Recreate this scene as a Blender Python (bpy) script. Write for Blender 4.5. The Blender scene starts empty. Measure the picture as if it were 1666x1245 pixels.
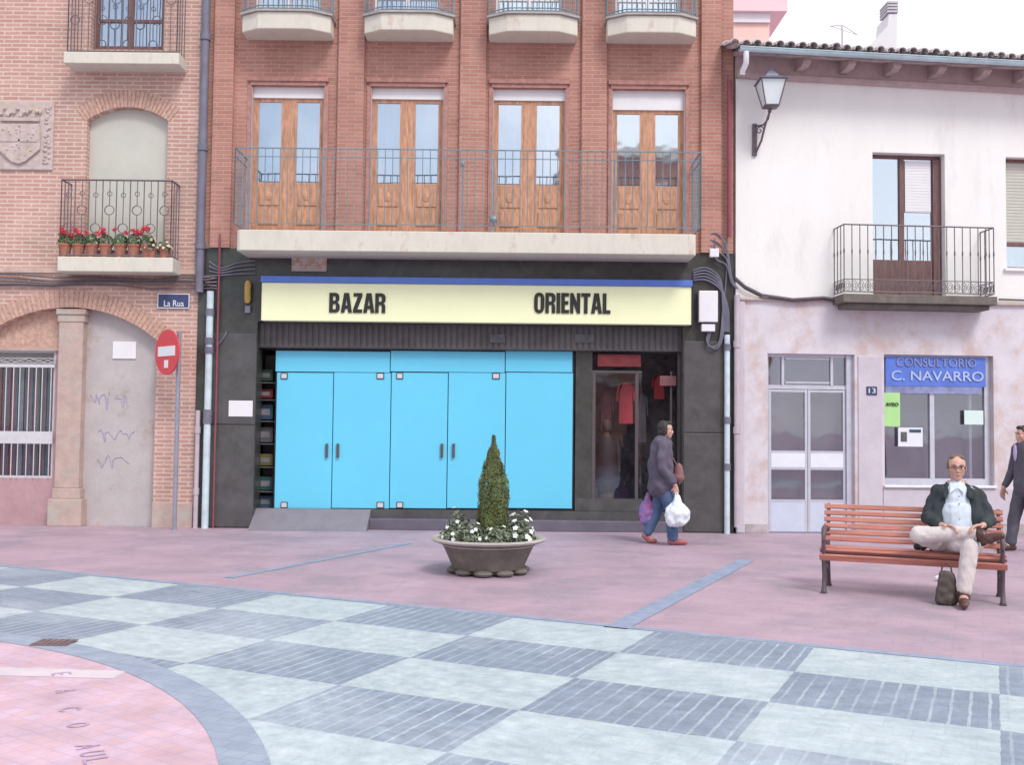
import bpy, bmesh, math, random
from mathutils import Vector, Matrix
random.seed(7)
sc = bpy.context.scene
col = sc.collection
R_ = math.radians

# ------------------------------------------------------------------ camera
F, EYE = 1650.0, 1.55            # focal length in photo pixels, eye height in metres
TH, RO = math.atan(74.5 / F), R_(0.6)
FWD = Vector((0, math.cos(TH), math.sin(TH)))
UP0 = Vector((0, -math.sin(TH), math.cos(TH)))
RT0 = Vector((1, 0, 0))
RT = RT0 * math.cos(RO) + UP0 * math.sin(RO)
UP = -RT0 * math.sin(RO) + UP0 * math.cos(RO)
cd = bpy.data.cameras.new('camera'); cam = bpy.data.objects.new('camera', cd); col.objects.link(cam)
cd.sensor_width = 36; cd.lens = 36 * F / 1666; cd.clip_end = 2000; cd.clip_start = 0.05
m = Matrix((RT, UP, -FWD)).transposed().to_4x4(); m.translation = Vector((0, 0, EYE))
cam.matrix_world = m
sc.camera = cam

# ------------------------------------------------------------------ world, sun, exposure
SUN_EL, SUN_AZ = 50, 150         # azimuth measured from +Y clockwise: behind the camera, to its right
w = bpy.data.worlds.new("World"); sc.world = w; w.use_nodes = True
nt = w.node_tree; bg = nt.nodes['Background']
sky = nt.nodes.new('ShaderNodeTexSky'); sky.sky_type = 'NISHITA'; sky.sun_disc = False
sky.sun_elevation = R_(SUN_EL); sky.sun_rotation = R_(SUN_AZ); sky.dust_density = 2.0; sky.air_density = 1.0
tc = nt.nodes.new('ShaderNodeTexCoord')
nz = nt.nodes.new('ShaderNodeTexNoise'); nz.inputs['Scale'].default_value = 2.6; nz.inputs['Detail'].default_value = 6
rp = nt.nodes.new('ShaderNodeValToRGB'); rp.color_ramp.elements[0].position = 0.30; rp.color_ramp.elements[1].position = 0.50
sp = nt.nodes.new('ShaderNodeSeparateXYZ')
ad = nt.nodes.new('ShaderNodeMath'); ad.operation = 'MULTIPLY_ADD'; ad.inputs[1].default_value = 0.12
mx = nt.nodes.new('ShaderNodeMix'); mx.data_type = 'RGBA'
mx.inputs[7].default_value = (9.5, 9.6, 10.0, 1)          # thin bright cloud
nt.links.new(tc.outputs['Generated'], nz.inputs['Vector'])
nt.links.new(tc.outputs['Generated'], sp.inputs[0])
nt.links.new(sp.outputs['Y'], ad.inputs[0]); nt.links.new(nz.outputs['Fac'], ad.inputs[2])
nt.links.new(ad.outputs[0], rp.inputs['Fac']); nt.links.new(rp.outputs['Color'], mx.inputs[0])
nt.links.new(sky.outputs['Color'], mx.inputs[6]); nt.links.new(mx.outputs[2], bg.inputs['Color'])
bg.inputs['Strength'].default_value = 0.1
sd = bpy.data.lights.new('sun', 'SUN'); sun = bpy.data.objects.new('sun', sd); col.objects.link(sun)
sd.energy = 1.5; sd.angle = R_(18); sd.color = (1.0, 0.96, 0.92)
sdir = Vector((math.sin(R_(SUN_AZ)) * math.cos(R_(SUN_EL)), math.cos(R_(SUN_AZ)) * math.cos(R_(SUN_EL)), math.sin(R_(SUN_EL))))
sun.rotation_euler = sdir.to_track_quat('Z', 'Y').to_euler(); sun.location = sdir * 40
sc.view_settings.view_transform = 'Standard'; sc.view_settings.look = 'None'
sc.view_settings.exposure = 0.42; sc.view_settings.gamma = 1

# ------------------------------------------------------------------ survey: photo measurement -> metres on a known plane
D = 15.4                          # distance of the row of facades
def ray(px, py): return FWD + RT * ((px - 833) / F) - UP * ((py - 622.5) / F)
def P(px, py, Y=D):
    d = ray(px, py); t = Y / d.y; return d.x * t, EYE + d.z * t
def G(px, py):
    d = ray(px, py); t = -EYE / d.z; return Vector((d.x * t, d.y * t, 0))
def RC(x0, y0, x1, y1, Y=D):      # -> x0, x1, z0, z1
    xm, ym = (x0 + x1) / 2, (y0 + y1) / 2
    return P(x0, ym, Y)[0], P(x1, ym, Y)[0], P(xm, y1, Y)[1], P(xm, y0, Y)[1]

# ------------------------------------------------------------------ mesh builder
class MB:
    def __init__(s): s.v = []; s.f = []; s.m = []
    def poly(s, pts, m=0):
        n = len(s.v); s.v += [tuple(p) for p in pts]; s.f.append(tuple(range(n, n + len(pts)))); s.m.append(m); return s
    def add(s, vs, fs, m=0):
        n = len(s.v); s.v += [tuple(p) for p in vs]; s.f += [tuple(i + n for i in f) for f in fs]; s.m += [m] * len(fs); return s
    def box(s, x0, x1, y0, y1, z0, z1, m=0):
        return s.add([(x0, y0, z0), (x1, y0, z0), (x1, y1, z0), (x0, y1, z0), (x0, y0, z1), (x1, y0, z1), (x1, y1, z1), (x0, y1, z1)],
                     [(0, 3, 2, 1), (4, 5, 6, 7), (0, 1, 5, 4), (1, 2, 6, 5), (2, 3, 7, 6), (3, 0, 4, 7)], m)
    def prism(s, outline, a, b, axis='z', m=0):   # outline 2-D, extruded a..b
        n = len(outline)
        def mk(p, h): return {'z': (p[0], p[1], h), 'y': (p[0], h, p[1]), 'x': (h, p[0], p[1])}[axis]
        vs = [mk(p, a) for p in outline] + [mk(p, b) for p in outline]
        fs = [tuple(range(n - 1, -1, -1)), tuple(range(n, 2 * n))] + [(i, (i + 1) % n, n + (i + 1) % n, n + i) for i in range(n)]
        return s.add(vs, fs, m)
    def tube(s, pts, r, n=8, m=0, caps=True):
        pts = [Vector(p) for p in pts]; rs = r if isinstance(r, (list, tuple)) else [r] * len(pts)
        vs = []; prev = None
        for i, p in enumerate(pts):
            t = (pts[min(i + 1, len(pts) - 1)] - pts[max(i - 1, 0)]).normalized()
            if prev is None:
                a = t.orthogonal().normalized()
            else:
                a = (prev - t * prev.dot(t)); a = a.normalized() if a.length > 1e-6 else t.orthogonal().normalized()
            prev = a; b = t.cross(a)
            for k in range(n):
                q = 2 * math.pi * k / n; vs.append(p + (a * math.cos(q) + b * math.sin(q)) * rs[i])
        fs = [(i * n + k, i * n + (k + 1) % n, (i + 1) * n + (k + 1) % n, (i + 1) * n + k) for i in range(len(pts) - 1) for k in range(n)]
        if caps: fs += [tuple(range(n - 1, -1, -1)), tuple((len(pts) - 1) * n + k for k in range(n))]
        return s.add(vs, fs, m)
    def lathe(s, prof, c=(0, 0, 0), n=32, m=0, wob=0, sy=1):
        vs = []; ph = random.random() * 6
        for (r, z) in prof:
            for k in range(n):
                q = 2 * math.pi * k / n; rr = r * (1 + wob * math.sin(3 * q + ph))
                vs.append((c[0] + rr * math.cos(q), c[1] + rr * math.sin(q) * sy, c[2] + z))
        fs = [(i * n + k, i * n + (k + 1) % n, (i + 1) * n + (k + 1) % n, (i + 1) * n + k) for i in range(len(prof) - 1) for k in range(n)]
        return s.add(vs, fs, m)
    def ball(s, c, r, n=12, m=0, rot=None):
        rx, ry, rz = r if isinstance(r, (tuple, list)) else (r, r, r)
        k = n // 2; vs = [Vector((0, 0, rz))]; 
        for i in range(1, k):
            a = math.pi * i / k
            for j in range(n):
                q = 2 * math.pi * j / n; vs.append(Vector((rx * math.sin(a) * math.cos(q), ry * math.sin(a) * math.sin(q), rz * math.cos(a))))
        vs.append(Vector((0, 0, -rz))); fs = []
        for j in range(n): fs.append((0, 1 + j, 1 + (j + 1) % n))
        for i in range(k - 2):
            for j in range(n): fs.append((1 + i * n + j, 1 + (i + 1) * n + j, 1 + (i + 1) * n + (j + 1) % n, 1 + i * n + (j + 1) % n))
        b = 1 + (k - 2) * n
        for j in range(n): fs.append((b + j, len(vs) - 1, b + (j + 1) % n))
        if rot: vs = [rot @ v for v in vs]
        c = Vector(c); return s.add([v + c for v in vs], fs, m)
    def build(s, name, mats, parent=None, local=False, smooth=False, bevel=0, T=None):
        me = bpy.data.meshes.new(name)
        off = Vector((0, 0, 0)); q = parent
        if not local:
            while q: off += Vector(q.location); q = q.parent
        vs = [Vector(v) for v in s.v]
        if T is not None: vs = [T @ v for v in vs]
        me.from_pydata([v - off for v in vs], [], s.f)
        if not isinstance(mats, (list, tuple)): mats = [mats]
        for mt in mats: me.materials.append(mt)
        if len(mats) > 1: me.polygons.foreach_set('material_index', s.m)
        bm = bmesh.new(); bm.from_mesh(me)
        bmesh.ops.recalc_face_normals(bm, faces=bm.faces); bm.to_mesh(me); bm.free()
        if smooth:
            me.polygons.foreach_set('use_smooth', [True] * len(me.polygons))
            try: me.set_sharp_from_angle(angle=R_(50))
            except Exception: pass
        o = bpy.data.objects.new(name, me); col.objects.link(o)
        if parent: o.parent = parent
        if bevel:
            b = o.modifiers.new('bevel', 'BEVEL'); b.width = bevel; b.segments = 2; b.limit_method = 'ANGLE'; b.angle_limit = R_(40)
        return o

def tag(o, label, cat, group=None):
    o['label'] = label; o['category'] = cat
    if group: o['group'] = group
    return o
def thing(name, label, cat, loc=(0, 0, 0), group=None, rz=0):
    o = bpy.data.objects.new(name, None); col.objects.link(o); o.location = loc; o.rotation_euler = (0, 0, rz)
    o.empty_display_size = 0.2
    return tag(o, label, cat, group)
def struct(o): o['kind'] = 'structure'; return o
def copy_tree(o, parent=None, off=None, **kw):
    c = o.copy(); col.objects.link(c); c.parent = parent
    for ch in [x for x in bpy.data.objects if x.parent == o]: copy_tree(ch, c)
    if off is not None: c.location = Vector(o.location) + Vector(off)
    for k, v in kw.items(): c[k] = v
    return c

# ------------------------------------------------------------------ materials
def lin(c): return tuple(((x / 255) / 12.92 if x / 255 <= 0.04045 else ((x / 255 + 0.055) / 1.055) ** 2.4) for x in c)
def mat(name, c, rough=0.6, var=0.12, scale=6, bump=0.0, bscale=60, metal=0, spec=0.5, c2=None, cov=0.5, stain=None, srgb=False, stretch=(1, 1, 1)):
    mt = bpy.data.materials.new(name); mt.use_nodes = True; n = mt.node_tree.nodes; l = mt.node_tree.links
    b = n['Principled BSDF']; b.inputs['Roughness'].default_value = rough; b.inputs['Metallic'].default_value = metal
    b.inputs['Specular IOR Level'].default_value = spec
    c = tuple(c)
    tc = n.new('ShaderNodeTexCoord'); mp = n.new('ShaderNodeMapping'); mp.inputs['Scale'].default_value = stretch
    l.new(tc.outputs['Object'], mp.inputs['Vector'])
    nz = n.new('ShaderNodeTexNoise'); nz.inputs['Scale'].default_value = scale; nz.inputs['Detail'].default_value = 8; nz.inputs['Roughness'].default_value = 0.65
    l.new(mp.outputs[0], nz.inputs['Vector'])
    rp = n.new('ShaderNodeValToRGB'); e = rp.color_ramp.elements
    lo = tuple(x * (1 - var) for x in c) if c2 is None else tuple(c2)
    hi = tuple(min(1, x * (1 + var)) for x in c) if c2 is None else c
    e[0].position = 0.3 if c2 is None else cov - 0.12; e[1].position = 0.7 if c2 is None else cov + 0.12
    e[0].color = (*lo, 1); e[1].color = (*hi, 1)
    l.new(nz.outputs['Fac'], rp.inputs['Fac']); out = rp.outputs['Color']
    if stain:                                       # a second, coarser layer of dirt with a shape of its own
        n2 = n.new('ShaderNodeTexNoise'); n2.inputs['Scale'].default_value = stain[1]; n2.inputs['Detail'].default_value = 10; n2.inputs['Roughness'].default_value = .7
        l.new(mp.outputs[0], n2.inputs['Vector'])
        r2 = n.new('ShaderNodeMapRange'); r2.inputs[1].default_value = stain[2]; r2.inputs[2].default_value = stain[2] + 0.13
        r2.inputs[4].default_value = stain[3] if len(stain) > 3 else 0.8
        mm = n.new('ShaderNodeMix'); mm.data_type = 'RGBA'; mm.inputs[7].default_value = (*stain[0], 1)
        l.new(n2.outputs['Fac'], r2.inputs[0]); l.new(r2.outputs[0], mm.inputs[0]); l.new(out, mm.inputs[6]); out = mm.outputs[2]
    l.new(out, b.inputs['Base Color'])
    if bump:
        bp = n.new('ShaderNodeBump'); bp.inputs['Strength'].default_value = bump; bp.inputs['Distance'].default_value = 0.01
        n3 = n.new('ShaderNodeTexNoise'); n3.inputs['Scale'].default_value = bscale; n3.inputs['Detail'].default_value = 6
        l.new(mp.outputs[0], n3.inputs['Vector']); l.new(n3.outputs['Fac'], bp.inputs['Height']); l.new(bp.outputs[0], b.inputs['Normal'])
    return mt
def brick(name, ca, cb, mortar, bw=0.25, bh=0.066, ms=0.012, stain=None):
    mt = bpy.data.materials.new(name); mt.use_nodes = True; n = mt.node_tree.nodes; l = mt.node_tree.links
    b = n['Principled BSDF']; b.inputs['Roughness'].default_value = 0.85; b.inputs['Specular IOR Level'].default_value = 0.2
    tc = n.new('ShaderNodeTexCoord'); s = n.new('ShaderNodeSeparateXYZ'); c = n.new('ShaderNodeCombineXYZ'); a = n.new('ShaderNodeMath'); a.operation = 'ADD'
    l.new(tc.outputs['Object'], s.inputs[0]); l.new(s.outputs[0], a.inputs[0]); l.new(s.outputs[1], a.inputs[1])
    l.new(a.outputs[0], c.inputs[0]); l.new(s.outputs[2], c.inputs[1])
    nd = n.new('ShaderNodeTexNoise'); nd.inputs['Scale'].default_value = 1.3; nd.inputs['Detail'].default_value = 4
    l.new(tc.outputs['Object'], nd.inputs['Vector'])
    vs = n.new('ShaderNodeVectorMath'); vs.operation = 'MULTIPLY_ADD'; vs.inputs[1].default_value = (0.02, 0.02, 0)
    l.new(nd.outputs['Color'], vs.inputs[0]); l.new(c.outputs[0], vs.inputs[2])
    br = n.new('ShaderNodeTexBrick'); br.inputs['Scale'].default_value = 1; br.inputs['Brick Width'].default_value = bw; br.inputs['Row Height'].default_value = bh
    br.inputs['Mortar Size'].default_value = ms; br.inputs['Mortar Smooth'].default_value = 0.3; br.inputs['Bias'].default_value = 0
    br.inputs['Color1'].default_value = (*ca, 1); br.inputs['Color2'].default_value = (*cb, 1); br.inputs['Mortar'].default_value = (*mortar, 1)
    l.new(vs.outputs[0], br.inputs['Vector'])
    nz = n.new('ShaderNodeTexNoise'); nz.inputs['Scale'].default_value = 0.9; nz.inputs['Detail'].default_value = 9; nz.inputs['Roughness'].default_value = .75
    l.new(tc.outputs['Object'], nz.inputs['Vector'])
    mr = n.new('ShaderNodeMapRange'); mr.inputs[1].default_value = .3; mr.inputs[2].default_value = .7; mr.inputs[3].default_value = 0.8; mr.inputs[4].default_value = 1.2
    l.new(nz.outputs['Fac'], mr.inputs[0])
    mm = n.new('ShaderNodeVectorMath'); mm.operation = 'SCALE'; l.new(br.outputs['Color'], mm.inputs[0]); l.new(mr.outputs[0], mm.inputs['Scale'])
    l.new(mm.outputs[0], b.inputs['Base Color'])
    bp = n.new('ShaderNodeBump'); bp.inputs['Strength'].default_value = 0.6; bp.inputs['Distance'].default_value = 0.012; bp.invert = True
    l.new(br.outputs['Fac'], bp.inputs['Height']); l.new(bp.outputs[0], b.inputs['Normal'])
    return mt
def glass(name, tint=(0.5, 0.55, 0.6), alpha=0.35, rough=0.03):
    # a pane: mostly mirror-like dark sheet that lets some of the room through
    mt = bpy.data.materials.new(name); mt.use_nodes = True; n = mt.node_tree.nodes; l = mt.node_tree.links
    n.remove(n['Principled BSDF']); o = n['Material Output']
    g = n.new('ShaderNodeBsdfGlossy'); g.inputs['Roughness'].default_value = rough; g.inputs['Color'].default_value = (*tint, 1)
    t = n.new('ShaderNodeBsdfTransparent'); t.inputs['Color'].default_value = (0.9, 0.92, 0.95, 1)
    tc = n.new('ShaderNodeTexCoord'); nz = n.new('ShaderNodeTexNoise'); nz.inputs['Scale'].default_value = 1.7
    bp = n.new('ShaderNodeBump'); bp.inputs['Strength'].default_value = 0.15; bp.inputs['Distance'].default_value = 0.02
    l.new(tc.outputs['Object'], nz.inputs['Vector']); l.new(nz.outputs['Fac'], bp.inputs['Height']); l.new(bp.outputs[0], g.inputs['Normal'])
    x = n.new('ShaderNodeMixShader'); x.inputs[0].default_value = alpha
    l.new(t.outputs[0], x.inputs[1]); l.new(g.outputs[0], x.inputs[2]); l.new(x.outputs[0], o.inputs['Surface'])
    return mt

M = {}
M['brick_pale'] = brick('pale_brick', (.56, .345, .29), (.48, .28, .235), (.64, .50, .44), bh=0.064, ms=0.014)
M['brick_red'] = brick('red_brick', (.48, .245, .195), (.41, .20, .16), (.49, .33, .28), bh=0.062, ms=0.009)
M['brick_vous'] = mat('arch_brick', (.54, .35, .28), .85, .3, 14)
M['mortar'] = mat('mortar', (.56, .42, .36), .9, .15, 8)
M['brick_dark'] = mat('dark_red_brick', (.42, .22, .19), .85, .25, 14)
M['slab'] = mat('pale_concrete', (.66, .64, .56), .8, .1, 5, .2, 60, stain=((.42, .30, .24), 5, .56, .6), stretch=(1, 1, .4))
M['slab_under'] = M['slab']
M['iron'] = mat('dark_iron', (.15, .125, .14), .5, .2, 20)
M['iron_teal'] = mat('blue_grey_iron', (.17, .25, .30), .45, .25, 10)
M['iron_white'] = mat('white_iron', (.62, .62, .66), .5, .1, 20, stain=((.35, .2, .15), 9, .6, .6))
M['wood'] = mat('orange_wood', (.52, .28, .175), .5, .35, 9, .1, 40, stretch=(3, 3, .6))
M['wood_dark'] = mat('brown_wood', (.17, .09, .085), .5, .3, 9, stretch=(3, 3, .6))
M['blind'] = mat('beige_blind', (.56, .56, .50), .6, .05, 3)
M['blind_white'] = mat('white_shutter', (.78, .78, .80), .5, .04, 3)
M['curtain'] = mat('net_curtain', (.74, .78, .84), .9, .2, 5, stretch=(9, 9, .5))
M['room'] = mat('dim_room', (.10, .10, .12), .9, .2, 2)
M['glass'] = glass('window_glass', (.86, .93, 1.0), .60)
M['glass_clear'] = glass('thin_glass', (.6, .6, .66), .10)
M['glass_dark'] = glass('shop_glass', (.55, .55, .62), .25)
M['plaster_old'] = mat('old_plaster', (.50, .47, .47), .9, .1, 2.5, .4, 25, stain=((.40, .30, .24), 1.7, .53, .8))
M['plaster_pink'] = mat('pink_plaster', (.47, .30, .33), .9, .12, 4, .3, 30, stain=((.36, .30, .28), 3, .56, .7))
M['stone'] = mat('worn_sandstone', (.50, .38, .34), .9, .15, 5, .6, 18, stain=((.46, .45, .40), 3, .5, .8))
M['stone_pale'] = mat('carved_stone', (.54, .45, .43), .9, .18, 9, .7, 22, stain=((.50, .41, .29), 6, .52, .7))
M['marble'] = mat('black_marble', (.060, .062, .058), .25, .35, 3.5, .05, 30, stain=((.10, .095, .10), 2.2, .55, .6))
M['marble2'] = mat('dark_grey_stone', (.088, .086, .090), .35, .25, 4, stain=((.055, .057, .055), 3, .55, .7))
M['step'] = mat('grey_step_stone', (.13, .12, .16), .5, .15, 4, .2, 50)
M['ramp'] = mat('grey_paving_ramp', (.22, .20, .235), .7, .12, 4, .2, 50)
M['dark'] = mat('shadowy_interior', (.11, .105, .11), .8, .2, 3)
M['cream'] = mat('cream_sign_face', (.88, .93, .60), .45, .03, 1.2)
M['blue_strip'] = mat('blue_strip', (.10, .20, .62), .4, .06, 3)
M['black'] = mat('black_lettering', (.018, .018, .02), .5, .1, 4)
M['cyan'] = mat('sky_blue_door', (.15, .64, .90), .35, .03, 1.0)
M['gap'] = mat('black_trim', (.02, .02, .025), .5, .1, 4)
M['patch'] = mat('pale_metal_patch', (.66, .62, .68), .35, .05, 4)
M['steel'] = mat('grey_handle', (.10, .085, .09), .35, .1, 8)
M['pvc'] = mat('white_blue_pipe', (.58, .70, .76), .4, .18, 6, stain=((.34, .28, .33), 9, .60, .7))
M['pvc_grey'] = mat('grey_pipe', (.17, .17, .23), .5, .2, 5)
M['pvc_beige'] = mat('beige_pipe', (.52, .45, .50), .6, .15, 5)
M['maroon'] = mat('maroon_pipe', (.28, .07, .09), .5, .15, 6)
M['render'] = mat('white_render', (.84, .84, .82), .9, .03, 1.6, .25, 30, stain=((.68, .66, .66), 2.0, .56, .55), stretch=(1, 1, .3))
M['render_low'] = mat('pinkish_render', (.66, .63, .68), .9, .08, 3, .3, 30, stain=((.54, .42, .38), 1.25, .47, .75))
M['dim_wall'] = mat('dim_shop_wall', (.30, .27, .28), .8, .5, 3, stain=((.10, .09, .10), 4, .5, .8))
M['grime'] = mat('damp_wall_base', (.40, .36, .37), .95, .2, 5, .4, 30, stain=((.58, .54, .56), 3, .5, .8))
M['quoin'] = mat('pale_ashlar', (.58, .54, .60), .9, .08, 3, .3, 30, stain=((.56, .38, .38), 4, .60, .6))
M['eave_wood'] = mat('eave_wood', (.42, .33, .32), .8, .25, 6, .2, 30)
M['eave_band'] = mat('eave_moulding', (.50, .40, .39), .8, .15, 6)
M['tile'] = mat('clay_roof_tile', (.56, .50, .50), .9, .35, 7, .4, 40, stain=((.58, .56, .58), 6, .52, .7))
M['gutter'] = mat('pale_gutter', (.50, .66, .70), .4, .15, 4)
M['alu'] = mat('aluminium_frame', (.58, .60, .68), .35, .08, 8, metal=.3)
M['alu_panel'] = mat('pale_metal_panel', (.56, .62, .74), .45, .06, 3)
M['paper'] = mat('white_paper', (.76, .80, .86), .7, .04, 4)
M['paper_green'] = mat('light_green_poster', (.42, .74, .30), .7, .05, 3)
M['banner'] = mat('blue_window_banner', (.10, .19, .62), .5, .15, 4)
M['banner_low'] = mat('grey_blue_valance', (.25, .28, .48), .6, .35, 7)
M['pale_letter'] = mat('pale_lettering', (.42, .52, .78), .5, .1, 6)
M['white'] = mat('white_plastic', (.80, .80, .84), .4, .04, 4)
M['yellow'] = mat('ochre_plastic', (.46, .30, .07), .5, .2, 9)
M['navy'] = mat('navy_enamel', (.045, .06, .16), .3, .15, 8)
M['red'] = mat('red_enamel', (.66, .065, .085), .4, .08, 6)
M['galv'] = mat('galvanised_pole', (.33, .33, .42), .4, .12, 8, metal=.3)
M['terracotta'] = mat('terracotta', (.38, .15, .10), .8, .2, 9)
M['leaf'] = mat('geranium_leaf', (.06, .13, .045), .6, .5, 14)
M['leaf_grey'] = mat('grey_green_leaf', (.17, .205, .14), .6, .5, 20)
M['petal_red'] = mat('red_petal', (.75, .05, .09), .6, .15, 20)
M['petal_white'] = mat('white_petal', (.74, .78, .76), .6, .05, 20)
M['petal_yellow'] = mat('cream_petal', (.65, .58, .40), .6, .2, 20)
M['conifer'] = mat('conifer_foliage', (.135, .175, .06), .7, .5, 9)
M['bark'] = mat('bark', (.15, .10, .07), .9, .3, 9)
M['soil'] = mat('soil', (.09, .07, .06), .95, .3, 14)
M['bowl'] = mat('weathered_stone_bowl', (.155, .14, .125), .85, .25, 7, .6, 24, stain=((.27, .22, .185), 5, .58, .6))
M['bowl_rim'] = mat('weathered_stone_rim', (.42, .39, .37), .85, .15, 7, .6, 24)
M['bench_wood'] = mat('reddish_bench_slat', (.50, .20, .155), .45, .3, 6, .1, 30, stretch=(.4, 3, 3), stain=((.30, .11, .10), 8, .56, .7))
M['bench_iron'] = mat('cast_iron', (.10, .075, .09), .5, .2, 10)
M['skin'] = mat('skin', (.58, .34, .27), .5, .08, 12)
M['lip'] = mat('lips', (.42, .17, .15), .5, .05, 12)
M['eye'] = mat('eye_dark', (.05, .04, .04), .2, .05, 12)
M['hair_dark'] = mat('dark_hair', (.035, .03, .035), .6, .3, 30)
M['hair_brown'] = mat('grey_brown_hair', (.16, .11, .09), .7, .3, 30)
M['jacket_green'] = mat('dark_green_jacket', (.028, .038, .044), .85, .3, 7, .3, 60)
M['shirt'] = mat('pale_blue_shirt', (.62, .70, .80), .85, .08, 7, .3, 20)
M['trousers'] = mat('cream_trousers', (.62, .57, .56), .85, .08, 7, .3, 20)
M['shoe'] = mat('brown_shoe', (.09, .04, .035), .4, .2, 10)
M['bag_brown'] = mat('dark_brown_bag', (.085, .07, .06), .6, .3, 7)
M['coat'] = mat('grey_purple_coat', (.115, .10, .145), .9, .2, 7, .3, 60)
M['jeans'] = mat('blue_jeans', (.08, .13, .24), .9, .25, 9, .2, 60)
M['shoe_red'] = mat('reddish_shoe', (.40, .13, .14), .6, .2, 9)
M['carrier'] = mat('white_carrier_bag', (.75, .82, .88), .5, .06, 6, .5, 14)
M['bag_pink'] = mat('pink_patterned_bag', (.55, .14, .30), .7, .2, 6, c2=(.14, .18, .45), cov=.5)
M['bag_tan'] = mat('reddish_brown_bag', (.26, .13, .13), .6, .2, 6)
M['suit'] = mat('dark_grey_suit', (.10, .095, .125), .9, .2, 7)
M['shirt_lilac'] = mat('lilac_shirt', (.50, .42, .66), .9, .1, 7)
M['pale_far'] = mat('faded_pink_far_wall', (.84, .62, .66), .9, .05, .5)
M['pale_far2'] = mat('faded_orange_far_wall', (.84, .58, .52), .9, .06, .5)
M['white_far'] = mat('pale_far_render', (.80, .78, .82), .9, .04, .5)
M['letter_worn'] = mat('worn_letter_paint', (.42, .30, .43), .8, .3, 20)
M['graffiti'] = mat('faded_lilac_spray', (.42, .39, .50), .9, .2, 20)
for k, c in dict(g_red=(.48, .06, .08), g_pink=(.55, .22, .26), g_blue=(.10, .22, .42), g_yellow=(.45, .38, .12), g_green=(.08, .25, .16),
                 g_grey=(.30, .30, .34), g_white=(.6, .6, .64), g_teal=(.06, .22, .26), g_brown=(.22, .14, .10)).items():
    M[k] = mat(k.replace('g_', 'goods_'), tuple(x * .36 for x in c), .6, .3, 8)

# ------------------------------------------------------------------ ground
def ground_mat():
    mt = mat('pink_paving', (.44, .32, .39), .75, .12, 1.2, 0)
    n = mt.node_tree.nodes; l = mt.node_tree.links; b = n['Principled BSDF']
    old = b.inputs['Base Color'].links[0].from_socket
    tc = n.new('ShaderNodeTexCoord'); mp = n.new('ShaderNodeMapping'); mp.inputs['Rotation'].default_value = (0, 0, R_(24.8))
    l.new(tc.outputs['Object'], mp.inputs['Vector'])
    br = n.new('ShaderNodeTexBrick'); br.inputs['Scale'].default_value = 1; br.inputs['Brick Width'].default_value = .4; br.inputs['Row Height'].default_value = .2
    br.inputs['Mortar Size'].default_value = .006; br.inputs['Color1'].default_value = (1, 1, 1, 1); br.inputs['Color2'].default_value = (.94, .93, .95, 1); br.inputs['Mortar'].default_value = (.84, .84, .88, 1)
    l.new(mp.outputs[0], br.inputs['Vector'])
    mm = n.new('ShaderNodeMix'); mm.data_type = 'RGBA'; mm.blend_type = 'MULTIPLY'; mm.inputs[0].default_value = .8
    l.new(old, mm.inputs[6]); l.new(br.outputs['Color'], mm.inputs[7])
    n2 = n.new('ShaderNodeTexNoise'); n2.inputs['Scale'].default_value = .8; n2.inputs['Detail'].default_value = 12; n2.inputs['Roughness'].default_value = .72
    l.new(tc.outputs['Object'], n2.inputs['Vector'])
    r = n.new('ShaderNodeMapRange'); r.inputs[1].default_value = .47; r.inputs[2].default_value = .60; r.inputs[4].default_value = .75
    l.new(n2.outputs['Fac'], r.inputs[0])
    m2 = n.new('ShaderNodeMix'); m2.data_type = 'RGBA'; m2.inputs[7].default_value = (.29, .245, .295, 1)
    l.new(r.outputs[0], m2.inputs[0]); l.new(mm.outputs[2], m2.inputs[6]); l.new(m2.outputs[2], b.inputs['Base Color'])
    rr = n.new('ShaderNodeMapRange'); rr.inputs[3].default_value = .5; rr.inputs[4].default_value = .85; l.new(n2.outputs['Fac'], rr.inputs[0]); l.new(rr.outputs[0], b.inputs['Roughness'])
    return mt
M['pink'] = ground_mat()
U, V = 1.19, 0.815
ANG = R_(-25.4)
Hc = Vector((-1.0, 6.15, 0))
def lat(i, j, z=0):
    u = Vector((math.cos(ANG), math.sin(ANG), 0)); v = Vector((-math.sin(ANG), math.cos(ANG), 0)); p = Hc + u * U * i + v * V * j; return Vector((p.x, p.y, z))
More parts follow.
